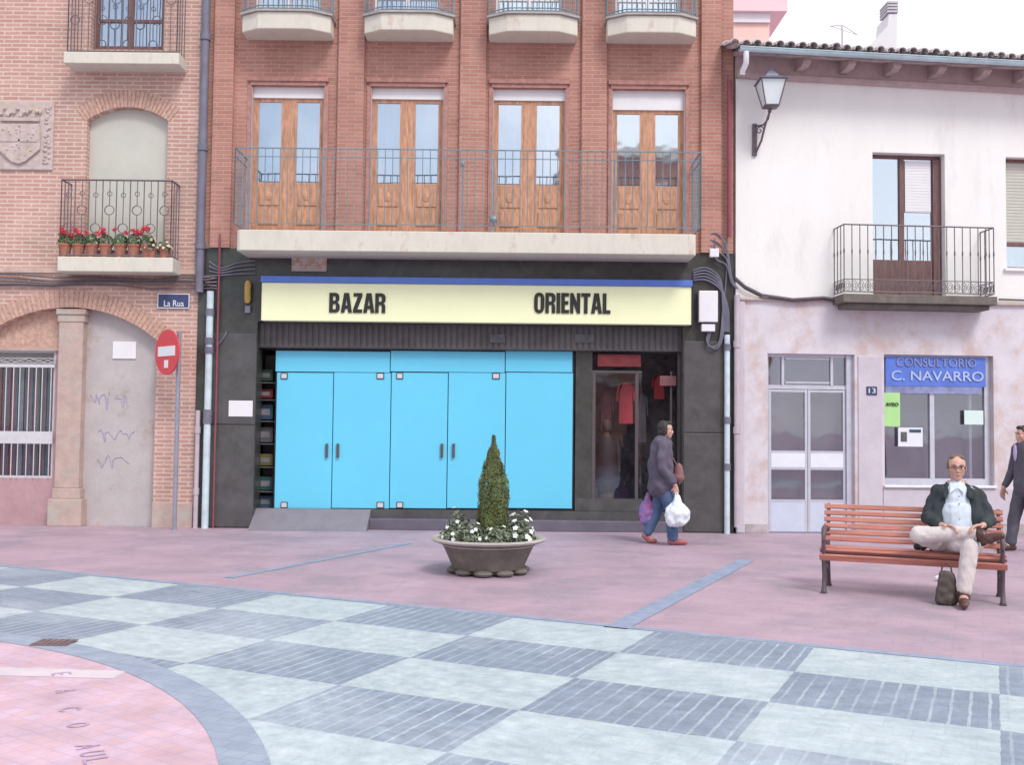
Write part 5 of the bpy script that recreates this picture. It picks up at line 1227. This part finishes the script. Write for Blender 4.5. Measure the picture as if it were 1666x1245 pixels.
sh = blob('shirt', [('c', (0, .03, .98), (0, .01, .80), .125, .150), ('c', (0, .01, .80), (0, -.02, .55), .165, .18), ('c', (-.10, .05, .985), (.10, .05, .985), .07, .07),
   ('c', (0, .055, 1.06), (0, .05, 1.0), .056, .08)], M['shirt'], SM, .007, 2); noise_disp(sh, .007, 14, 2)
for k in (-1, 1):
    MB().add([(.006 * k, -.088, 1.035), (.060 * k, -.045, 1.085), (.062 * k, -.118, .99), (.006 * k, -.076, 1.035), (.060 * k, -.035, 1.085), (.062 * k, -.104, .99)],
             [(0, 1, 2), (3, 5, 4), (0, 3, 4, 1), (1, 4, 5, 2), (2, 5, 3, 0)]).build('collar', M['shirt'], SM, local=True)
b = MB(); 
for z in (.96, .89, .82, .75, .68): b.ball((.012, -.125 - .45 * max(0, .95 - z) * .35, z), (.007, .005, .007), 6)
b.build('shirt_buttons', M['g_grey'], SM, local=True)
jk = [('c', (-.165, .07, .975), (-.255, .0, .75), .075, .068), ('c', (-.255, .0, .75), (-.155, -.30, .70), .066, .046), ('c', (.165, .07, .975), (.265, .0, .75), .075, .068), ('c', (.265, .0, .75), (.215, -.31, .72), .066, .046),
      ('c', (-.155, .08, .985), (.155, .08, .985), .07, .07), ('c', (0, .12, .96), (0, .13, .52), .14, .16),
      ('c', (-.125, .0, .985), (-.175, -.05, .74), .055, .07), ('c', (-.175, -.05, .74), (-.20, -.05, .48), .07, .06), ('c', (.125, .0, .985), (.165, -.06, .74), .055, .075), ('c', (.165, -.06, .74), (.19, -.10, .56), .075, .06),
      ('c', (-.068, -.0, 1.06), (-.11, -.095, .95), .018, .020), ('c', (.068, -.0, 1.06), (.11, -.095, .95), .018, .020), ('c', (-.06, .10, 1.07), (.06, .10, 1.07), .03, .03), ('c', (-.07, .10, 1.06), (-.085, .0, 1.045), .028, .026), ('c', (.07, .10, 1.06), (.085, .0, 1.045), .028, .026),
      ('c', (-.23, .05, .54), (-.35, -.02, .47), .085, .035), ('c', (-.21, .0, .60), (-.30, -.08, .47), .07, .035)]
j_ = blob('jacket', jk, M['jacket_green'], SM, .008, 3); noise_disp(j_, .012, 12)
tr = [('c', (-.08, .02, .50), (-.33, -.37, .61), .115, .085), ('c', (-.335, -.37, .605), (.13, -.44, .660), .083, .055), ('c', (.09, .02, .50), (.09, -.44, .525), .11, .085), ('c', (.09, -.445, .515), (.04, -.505, .16), .080, .064), ('c', (-.1, .05, .52), (.1, .05, .52), .13, .13), ('c', (-.02, -.06, .54), (0, -.36, .56), .12, .085)]
t_ = blob('trousers', tr, M['trousers'], SM, .008, 3); noise_disp(t_, .008, 16, 5)
blob('shoe', shoe((.035, -.51, .105), (-.02, -1, 0), .27, .075), M['shoe'], SM, .008, 2)
sk = blob('shoe', [('c', (.16, -.45, .66), (.19, -.47, .645), .048, .046), ('c', (.18, -.43, .61), (.25, -.51, .61), .04, .042), ('c', (.24, -.49, .62), (.34, -.55, .65), .044, .032)], M['shoe'], SM, .008, 2)
MB().tube([(.035, -.505, .07), (.036, -.506, .19)], .053, 12).build('sock', M['shoe'], SM, local=True, smooth=True)
# bag on the ground behind his leg
bp_ = BO + Matrix.Rotation(BA, 3, 'Z') @ Vector((1.06, -.24, 0))
BG = thing('shoulder_bag', 'dark brown soft bag standing on the paving beside the seated man\'s foot', 'bag', bp_, rz=BA)
bgm = blob('bag_body', [('c', (-.055, 0, .045), (-.04, 0, .27), .045, .030), ('c', (.055, 0, .045), (.04, 0, .27), .045, .030), ('c', (-.05, 0, .045), (.05, 0, .045), .045, .045), ('c', (-.02, -.01, .05), (-.01, 0, .28), .055, .032), ('c', (.02, -.01, .05), (.01, 0, .28), .055, .032)], M['bag_brown'], BG, .008, 3); noise_disp(bgm, .008, 18)
MB().tube([(-.045, 0, .28), (-.035, 0, .35), (0, 0, .375), (.035, 0, .35), (.045, 0, .28)], .008, 6).build('handle', M['bag_brown'], BG, local=True)
lp = G(1527, 946); lt = MB(); lt.ball((lp.x, lp.y, .03), (.045, .03, .028), 10); o = lt.build('crumpled_paper', M['paper'], smooth=False); tag(o, 'small crumpled white paper on the paving under the bench', 'litter')

# ================================================================== WALKING WOMAN
WP = G(1077, 886)
WM = person('woman in grey purple coat and jeans walking past the shop with plastic bags', (WP.x, WP.y, 0), R_(84))
# local frame faces -y, turned to face right of the picture
hd, W_, el = head(WM, (.0, -.05, 1.545), .112, R_(-4), M['hair_dark'], tilt=.06)
HW = (-.20, -.17, .80); HW2 = (.22, .10, .80)
body = hd + [('c', (-.15, .0, 1.33), (.15, .0, 1.33), .055, .055), ('c', (0, .0, 1.32), (0, .02, .92), .115, .14),
  ('c', (-.18, 0, 1.31), (-.23, .01, 1.05), .045, .038), ('c', (-.23, .01, 1.05), HW, .036, .025), ('c', (.18, 0, 1.31), (.24, .08, 1.05), .045, .038), ('c', (.24, .08, 1.05), HW2, .036, .025),
  ('c', (-.08, .0, .88), (-.08, -.10, .50), .085, .058), ('c', (-.08, -.10, .5), (-.07, -.13, .09), .055, .035), ('c', (.08, .0, .88), (.08, .04, .48), .085, .058), ('c', (.08, .04, .48), (.08, .20, .13), .055, .035),
  ('c', (-.07, -.13, .09), (-.07, -.27, .045), .036, .03), ('c', (.08, .20, .13), (.08, .13, .05), .036, .03)]
body += hand(HW, (0, -.1, -1), (1, 0, 0), .95, 1.3, 1) + hand(HW2, (0, .1, -1), (-1, 0, 0), .95, 1.3, -1)
blob('body', body, M['skin'], WM, .0075, 3)
face(WM, W_, .112, M['hair_dark'], 'short'); s = .112
h_ = blob('hair', [('e', W_(0, .34, .36), (.78 * s, .78 * s, .82 * s)), ('e', W_(0, .50, -.25), (.64 * s, .50 * s, .75 * s)), ('e', W_(.0, -.25, .88), (.52 * s, .45 * s, .28 * s)), ('e', W_(.62, .12, .0), (.18 * s, .34 * s, .60 * s)), ('e', W_(-.62, .12, .0), (.18 * s, .34 * s, .60 * s))], M['hair_dark'], WM, .007, 3); noise_disp(h_, .006, 40)
co = [('c', (-.15, .0, 1.35), (.15, .0, 1.35), .075, .075), ('c', (0, .01, 1.33), (0, .02, 1.1), .15, .165), ('c', (0, .02, 1.1), (0, .02, .80), .165, .18), ('c', (-.05, .01, .80), (.05, .03, .78), .17, .17),
  ('c', (-.185, 0, 1.31), (-.245, .01, 1.04), .075, .065), ('c', (-.245, .01, 1.04), (-.21, -.13, .86), .062, .055), ('c', (.185, 0, 1.31), (.25, .08, 1.04), .075, .065), ('c', (.25, .08, 1.04), (.225, .10, .87), .062, .055), ('c', (0, .0, 1.42), (0, .02, 1.36), .075, .10)]
c_ = blob('coat', co, M['coat'], WM, .010, 3); noise_disp(c_, .020, 8)
tr = [('c', (-.08, .0, .84), (-.08, -.11, .50), .11, .085), ('c', (-.08, -.11, .5), (-.07, -.14, .11), .083, .075), ('c', (.08, .0, .84), (.08, .05, .48), .11, .085), ('c', (.08, .05, .48), (.08, .19, .16), .083, .072)]
t_ = blob('jeans', tr, M['jeans'], WM, .010, 4); noise_disp(t_, .009, 9, 5)
blob('shoe', shoe((-.07, -.14, .09), (0, -1, 0), .25, .06), M['shoe_red'], WM, .008, 2)
blob('shoe', [('c', (.08, .21, .15), (.08, .225, .12), .048, .042), ('c', (.08, .23, .10), (.08, .16, .035), .042, .035), ('c', (.08, .17, .04), (.08, .09, .032), .038, .03)], M['shoe_red'], WM, .008, 2)
RWm = Matrix.Translation((WP.x, WP.y, 0)) @ Matrix.Rotation(R_(84), 4, 'Z')
def bag_at(name, label, cat, c, rx, ry, h, m, grip):
    c = Vector(c); root = thing(name, label, cat, RWm @ Vector((c.x, c.y, c.z - h)), rz=R_(84)); z = h
    b = blob('bag_body', [('e', (0, 0, h * .36), (rx, ry, h * .36)), ('e', (0, ry * .35, h * .25), (rx * .9, ry * .6, h * .25)), ('e', (0, -ry * .3, h * .3), (rx * .9, ry * .6, h * .28)), ('c', (0, 0, h * .5), (0, 0, h * .85), ry * .66, ry * .24)], m, root, .01, 2)
    noise_disp(b, .014, 13); g2 = RWm.inverted() @ (RWm @ Vector(grip)) - Vector((c.x, c.y, c.z - h))
    for k in (-1, 1): MB().tube([(0, k * .03, h * .8), (g2.x * .5 + k * .01, g2.y * .5 + k * .02, (h * .8 + g2.z) / 2), tuple(g2)], .008, 5).build('handle', m, root, local=True)
bag_at('carrier_bag', 'bulging white plastic carrier bag hanging from the walking woman\'s near hand', 'bag', (-.25, -.19, .72), .11, .17, .46, M['carrier'], (-.20, -.18, .725))
bag_at('carrier_bag', 'pink and blue patterned bag hanging behind the walking woman', 'bag', (.10, .19, .74), .10, .12, .50, M['bag_pink'], (.22, .12, .72))
hb = thing('handbag', 'reddish brown handbag under the walking woman\'s far arm', 'bag', RWm @ Vector((.16, -.23, .82)), rz=R_(84))
b = blob('bag_body', [('e', (0, 0, .13), (.05, .07, .15)), ('e', (0, .01, .08), (.06, .09, .07))], M['bag_tan'], hb, .01, 3)
MB().tube([(0, .03, .25), (.02, .12, .42), (.03, .18, .50)], .010, 6).build('strap', M['bag_tan'], hb, local=True)

# ================================================================== MAN AT THE RIGHT EDGE
RP = Vector((6.79, 13.4, 0))
RM = person('dark haired man in a grey suit walking at the right edge behind the bench', RP, R_(-84))
hd, W_, el = head(RM, (.0, -.04, 1.53), .115, R_(0), M['hair_dark'])
HA = (.24, -.10, .78); HB = (-.26, -.16, .82)
body = hd + [('c', (-.17, .0, 1.34), (.17, .0, 1.34), .06, .06), ('c', (0, .0, 1.32), (0, .02, .92), .13, .14),
  ('c', (-.2, 0, 1.32), (-.26, -.02, 1.06), .05, .04), ('c', (-.26, -.02, 1.06), HB, .038, .027), ('c', (.2, 0, 1.32), (.26, .04, 1.05), .05, .04), ('c', (.26, .04, 1.05), HA, .038, .027),
  ('c', (-.09, .0, .88), (-.09, -.10, .48), .085, .06), ('c', (-.09, -.10, .48), (-.09, -.16, .09), .055, .038), ('c', (.09, .0, .88), (.09, .04, .48), .085, .06), ('c', (.09, .04, .48), (.09, .20, .12), .055, .038),
  ('c', (-.09, -.16, .09), (-.09, -.3, .045), .036, .03), ('c', (.09, .2, .12), (.09, .10, .05), .036, .03)]
body += hand(HA, (0, -.1, -1), (-1, 0, 0), 1, .7, -1) + hand(HB, (0, -.2, -1), (1, 0, 0), 1, .7, 1)
blob('body', body, M['skin'], RM, .0075, 3)
face(RM, W_, .115, M['hair_dark'], 'short'); s = .115
h_ = blob('hair', [('e', W_(0, .22, .42), (.74 * s, .82 * s, .72 * s)), ('e', W_(0, .44, .0), (.62 * s, .5 * s, .6 * s)), ('e', W_(0, -.42, .84), (.46 * s, .3 * s, .24 * s))], M['hair_dark'], RM, .007, 3); noise_disp(h_, .005, 40)
co = [('c', (-.17, .0, 1.36), (.17, .0, 1.36), .078, .078), ('c', (0, .02, 1.34), (0, .03, .86), .155, .185), ('c', (-.2, 0, 1.33), (-.265, -.02, 1.05), .078, .066), ('c', (-.265, -.02, 1.05), (-.26, -.13, .86), .064, .05), ('c', (.2, 0, 1.33), (.265, .04, 1.04), .078, .066), ('c', (.265, .04, 1.04), (.245, -.07, .83), .064, .05), ('c', (0, .05, 1.42), (0, .04, 1.36), .07, .10)]
c_ = blob('suit_jacket', co, M['suit'], RM, .010, 4); noise_disp(c_, .010, 7)
b = MB(); b.ball((0, -.155, 1.30), (.035, .02, .12), 8); b.ball((0, -.05, 1.41), (.062, .06, .03), 10); b.build('shirt', M['shirt_lilac'], RM, local=True, smooth=True)
tr = [('c', (-.09, .0, .86), (-.09, -.11, .48), .105, .082), ('c', (-.09, -.11, .48), (-.09, -.17, .12), .08, .068), ('c', (.09, .0, .86), (.09, .05, .48), .105, .082), ('c', (.09, .05, .48), (.09, .20, .16), .08, .066)]
t_ = blob('trousers', tr, M['suit'], RM, .010, 4); noise_disp(t_, .008, 9, 5)
blob('shoe', shoe((-.09, -.17, .09), (0, -1, 0), .27, .06), M['shoe'], RM, .008, 2); blob('shoe', shoe((.09, .20, .11), (0, -1, -.25), .27, .06), M['shoe'], RM, .008, 2)

# ================================================================== PLANTER
pc = Vector((-.235, 10.95, 0))
PL = thing('stone_planter', 'weathered round stone planter with a conifer and white flowers before the blue doors', 'planter', pc)
prof = [(0, .0), (.30, .0), (.33, .02), (.34, .05), (.38, .06), (.47, .26), (.50, .31), (.60, .345), (.615, .365), (.60, .385), (.53, .375), (.51, .35), (.50, .30), (0, .30)]
MB().lathe(prof[:8], pc, 48).build('bowl', M['bowl'], PL, smooth=True); MB().lathe(prof[7:13], pc, 48).build('rim', M['bowl_rim'], PL, smooth=True)
for k in range(10):
    q = 2 * math.pi * k / 10 + .2; rz_ = Matrix.Rotation(q, 3, 'Z')
    MB().ball((pc.x + .37 * math.cos(q), pc.y + .37 * math.sin(q), .036), (.085, .10, .038), 12, rot=rz_).build('foot_ornament', M['bowl'], PL, smooth=True)
MB().lathe([(0, .36), (.30, .355), (.505, .335)], pc, 32).build('soil', M['soil'], PL, smooth=True)
def leaf(mb, p, n, s, m=0):
    n = Vector(n).normalized(); u = n.orthogonal().normalized(); u.rotate(Matrix.Rotation(random.random() * 6.28, 3, n)); v = n.cross(u); p = Vector(p)
    mb.poly([p - u * s, p + v * s * .5 + n * s * .15, p + u * s, p - v * s * .5 + n * s * .15], m)
def rnd(): return Vector((random.gauss(0, 1), random.gauss(0, 1), random.gauss(0, 1))).normalized()
cc_ = Vector((pc.x + .045, pc.y, 0))
CO = thing('conifer', 'clipped pointed green conifer rising from the stone planter', 'conifer', (cc_.x, cc_.y, .35))
mb = MB(); z0, z1 = .40, 1.47
def crw(z):
    if z < .98: return .155 + .006 * math.sin(z * 25)
    return max(.006, .145 * (1 - (z - .98) / .49) + .006 * math.sin(z * 40))
for k in range(17000):
    z = z0 + (z1 - z0) * random.random() ** 1.15; q = random.random() * 6.283; r = crw(z) * (1 - .35 * random.random() ** 2) * (1 + .09 * math.sin(5 * q + z * 9) + .06 * math.sin(11 * q - z * 17))
    p = (cc_.x + r * math.cos(q), cc_.y + r * math.sin(q), z); n = Vector((math.cos(q), math.sin(q), .5)) + rnd() * .8; leaf(mb, p, n, random.uniform(.008, .017) * (1 if z < 1.3 else .6))
for k in range(500):                      # sprigs that break the outline
    z = z0 + (z1 - z0) * random.random(); q = random.random() * 6.283; r = crw(z) * 1.0; a = Vector((cc_.x + r * math.cos(q), cc_.y + r * math.sin(q), z))
    b = a + (Vector((math.cos(q), math.sin(q), 1.6)) + rnd() * .3).normalized() * (.03 if z < 1.2 else .015)
    for j in range(4): leaf(mb, a.lerp(b, j / 3), rnd(), .008)
mb.build('foliage', M['conifer'], CO)
mb = MB()
for k in range(900):
    z = z0 + (z1 - z0) * random.random() ** 1.6; q = random.random() * 6.283; r = crw(z) * random.uniform(.85, 1.04); leaf(mb, (cc_.x + r * math.cos(q), cc_.y + r * math.sin(q), z), rnd(), random.uniform(.008, .015))
mb.build('dry_sprigs', M['bag_tan'], CO)
MB().tube([(cc_.x, cc_.y, .34), (cc_.x, cc_.y, .9), (cc_.x, cc_.y, 1.35)], [.03, .02, .006], 7).build('trunk', M['bark'], CO)
# flowering plants round the conifer: one thing each
def flower_plant(c, r, h, label, name='flowering_plant', cat='flower', group='flowering plants in the stone planter', leafm='leaf_grey', pet='petal_white', nl=420, nf=9, fr=.026, hf=None):
    c = Vector(c); root = thing(name, label, cat, c, group)
    mb = MB()
    for k in range(nl):
        d = rnd(); d.z = abs(d.z) * .9 + .05; rr = random.random() ** .4; p = Vector((c.x + d.x * r * rr, c.y + d.y * r * rr, c.z + d.z * h * rr)); leaf(mb, p, d + rnd() * .7 + Vector((0, 0, .4)), random.uniform(.016, .034) * (r / .17) ** .5)
    mb.build('foliage', M[leafm], root)
    mb = MB()
    for k in range(nf):
        d = rnd(); d.z = abs(d.z) * .8 + .15; d.y = -abs(d.y) if random.random() < .75 else d.y; d.normalize()
        p = Vector((c.x + d.x * r * .98, c.y + d.y * r * .98, c.z + d.z * h * 1.03)); u = d.orthogonal().normalized(); v = d.cross(u)
        for j in range(5):
            q = j * 1.2566; t = u * math.cos(q) + v * math.sin(q); s2 = u * math.cos(q + 1.57) + v * math.sin(q + 1.57)
            fr_ = fr * random.uniform(.7, 1.15); mb.poly([p, p + t * fr_ * .6 + s2 * fr * .5 + d * .006, p + t * fr * 1.15 + d * .004, p + t * fr * .6 - s2 * fr * .5 + d * .006])
        mb.ball(p, fr * .2, 6)
    mb.build('blossoms', M[pet], root); return root
spots = [(-.36, -.12, .16, 'left front'), (-.16, -.32, .15, 'front left of centre'), (.10, -.34, .15, 'front right of centre'), (.33, -.18, .18, 'right front'), (-.33, .16, .15, 'left rear'), (.34, .14, .16, 'right rear'), (0, .33, .16, 'rear')]
for (dx, dy, r, w_) in spots:
    flower_plant((pc.x + dx, pc.y + dy, .35), r, .20 + .06 * random.random() + (.10 if dy > 0 else 0), 'white flowering bushy plant at the %s of the stone planter' % w_, nf=5 if dx < .2 else 8, fr=.022 if dx < .2 else .030)

# ================================================================== GERANIUMS ON THE BALCONY
gx = [(106, 1), (128, 1), (150, .4), (172, 1), (196, .2), (218, 1.3), (240, 1)]
nm = ['leftmost', 'second from the left', 'third from the left', 'middle', 'third from the right', 'second from the right', 'rightmost']
for (px, fl), w_ in zip(gx, nm):
    Yg = D - .28; x = P(px, 405, Yg)[0]; pot = thing('potted_geranium', 'red geranium in terracotta pot, %s of the row on the iron balcony' % w_, 'potted plant', (x, Yg, ZB + .001), 'potted geraniums on the iron balcony')
    MB().lathe([(0, ZB + .002), (.068, ZB + .002), (.09, ZB + .17), (.098, ZB + .17), (.098, ZB + .205), (.085, ZB + .205), (.08, ZB + .18), (0, ZB + .18)], (x, Yg, 0), 16).build('pot', M['terracotta'], pot, smooth=True)
    mb = MB()
    for k in range(130):
        d = rnd(); d.z = abs(d.z); p = Vector((x + d.x * .11, Yg + d.y * .09, ZB + .2 + d.z * .16)); leaf(mb, p, d + rnd() * .5, random.uniform(.018, .034))
    mb.build('foliage', M['leaf'], pot)
    mb = MB()
    for k in range(max(1, int(4 * fl))):
        c = Vector((x + random.uniform(-.10, .10), Yg - random.uniform(.0, .1), ZB + random.uniform(.33, .44)))
        for j in range(34): d = rnd(); leaf(mb, c + d * random.uniform(.02, .045), d, .019)
        mb.tube([(x, Yg, ZB + .2), tuple(c)], .003, 4)
    mb.build('flower_heads', M['petal_red'], pot)
for px, w_ in ((248, 'left'), (268, 'right')):
    flower_plant((P(px, 405, D - .30)[0], D - .30, ZB + .10), .12, .20, 'pale flowered plant right of the geranium row, %s one of the pair' % w_, 'trailing_plant', 'plant', 'trailing plants on the iron balcony', 'leaf_grey', 'petal_yellow', 200, 9, .022)
    x = P(px, 405, D - .30)[0]; rt = [o for o in bpy.data.objects if o.name.startswith('trailing_plant') and o.parent is None][-1]
    MB().lathe([(0, ZB + .002), (.06, ZB + .002), (.08, ZB + .15), (0, ZB + .14)], (x, D - .30, 0), 14).build('pot', M['terracotta'], rt, smooth=True)

# ================================================================== marks in the paving
gp = G(88, 1049)
gd_ = MB(); gd_.box(gp.x - .13, gp.x + .13, gp.y - .10, gp.y + .10, .012, .016)
for k in range(6): gd_.box(gp.x - .12 + k * .042, gp.x - .095 + k * .042, gp.y - .08, gp.y + .08, .0155, .021)
tag(gd_.build('drain_grate', mat('rusty_grate', (.19, .13, .14), .7, .3, 12)), 'small dark brown drain grate at the edge of the curved pink paving', 'drain grate')
# worn letters cut in the pink disc, following its rim
for p, q_, ch in ((G(100, 1100), 0, 'E'), (G(107, 1128), 0, 'A'), (G(114, 1158), 0, 'C'), (G(127, 1184), 0, 'O'), (G(143, 1219), 0, 'A'), (G(150, 1231), 0, 'U'), (G(156, 1242), 0, 'L')):
    d_ = G(152, 1240) - G(104, 1110); a_ = math.atan2(d_.y, d_.x)
    T_ = Matrix.Translation((p.x, p.y, 0)) @ Matrix.Rotation(a_, 4, 'Z') @ Matrix.Rotation(-math.pi / 2, 4, 'X')
    struct(text(ch, -.035, .035, -.055, .055, -.010, M['letter_worn'], None, name='disc_letter', depth=.002, T=T_, world=False))
a_, b_ = G(-120, 1092), G(196, 1101); strip(a_, b_, .20, .0095, 'disc_stripe', 'disc_pale')

# ================================================================== across the square, seen only as reflections in the window glass
OB = thing('opposite_building', 'red building across the square, reflected in the rightmost wooden balcony doors', 'building', (9, -13, 0))
wins = [(x, x + 1.2, z, z + 1.9) for x in (3.2, 5.6, 8.0, 10.4, 12.8) for z in (3.9, 7.1, 10.3)]
mb = MB(); wall(mb, 2.0, 15.5, 0, 13.4, 0, .3, wins); TO = Matrix.Translation((0, -13, 0)) @ Matrix.Scale(-1, 4, (0, 1, 0)); mb.build('wall', M['brick_red'], OB, T=TO)
MB().box(1.8, 15.7, -.5, .4, 13.4, 13.8).build('cornice', M['slab'], OB, T=TO)
for x0, x1, z0, z1 in wins:
    f = MB().box(x0, x1, .1, .14, z0, z0 + .9).box(x0, x1, .1, .14, z0 + .9, z1).build('window', M['blind_white'] if (x0 + z0) % 2 > 1 else M['curtain'], OB, T=TO)
MB().box(2.01, 15.49, .31, 8, 0, 13.3).build('back_volume', M['dark'], OB, T=TO)
for z in (3.6, 6.8, 10.0): MB().box(2.2, 15.3, -.35, -.002, z, z + .16).build('balcony', M['slab'], OB, T=TO)
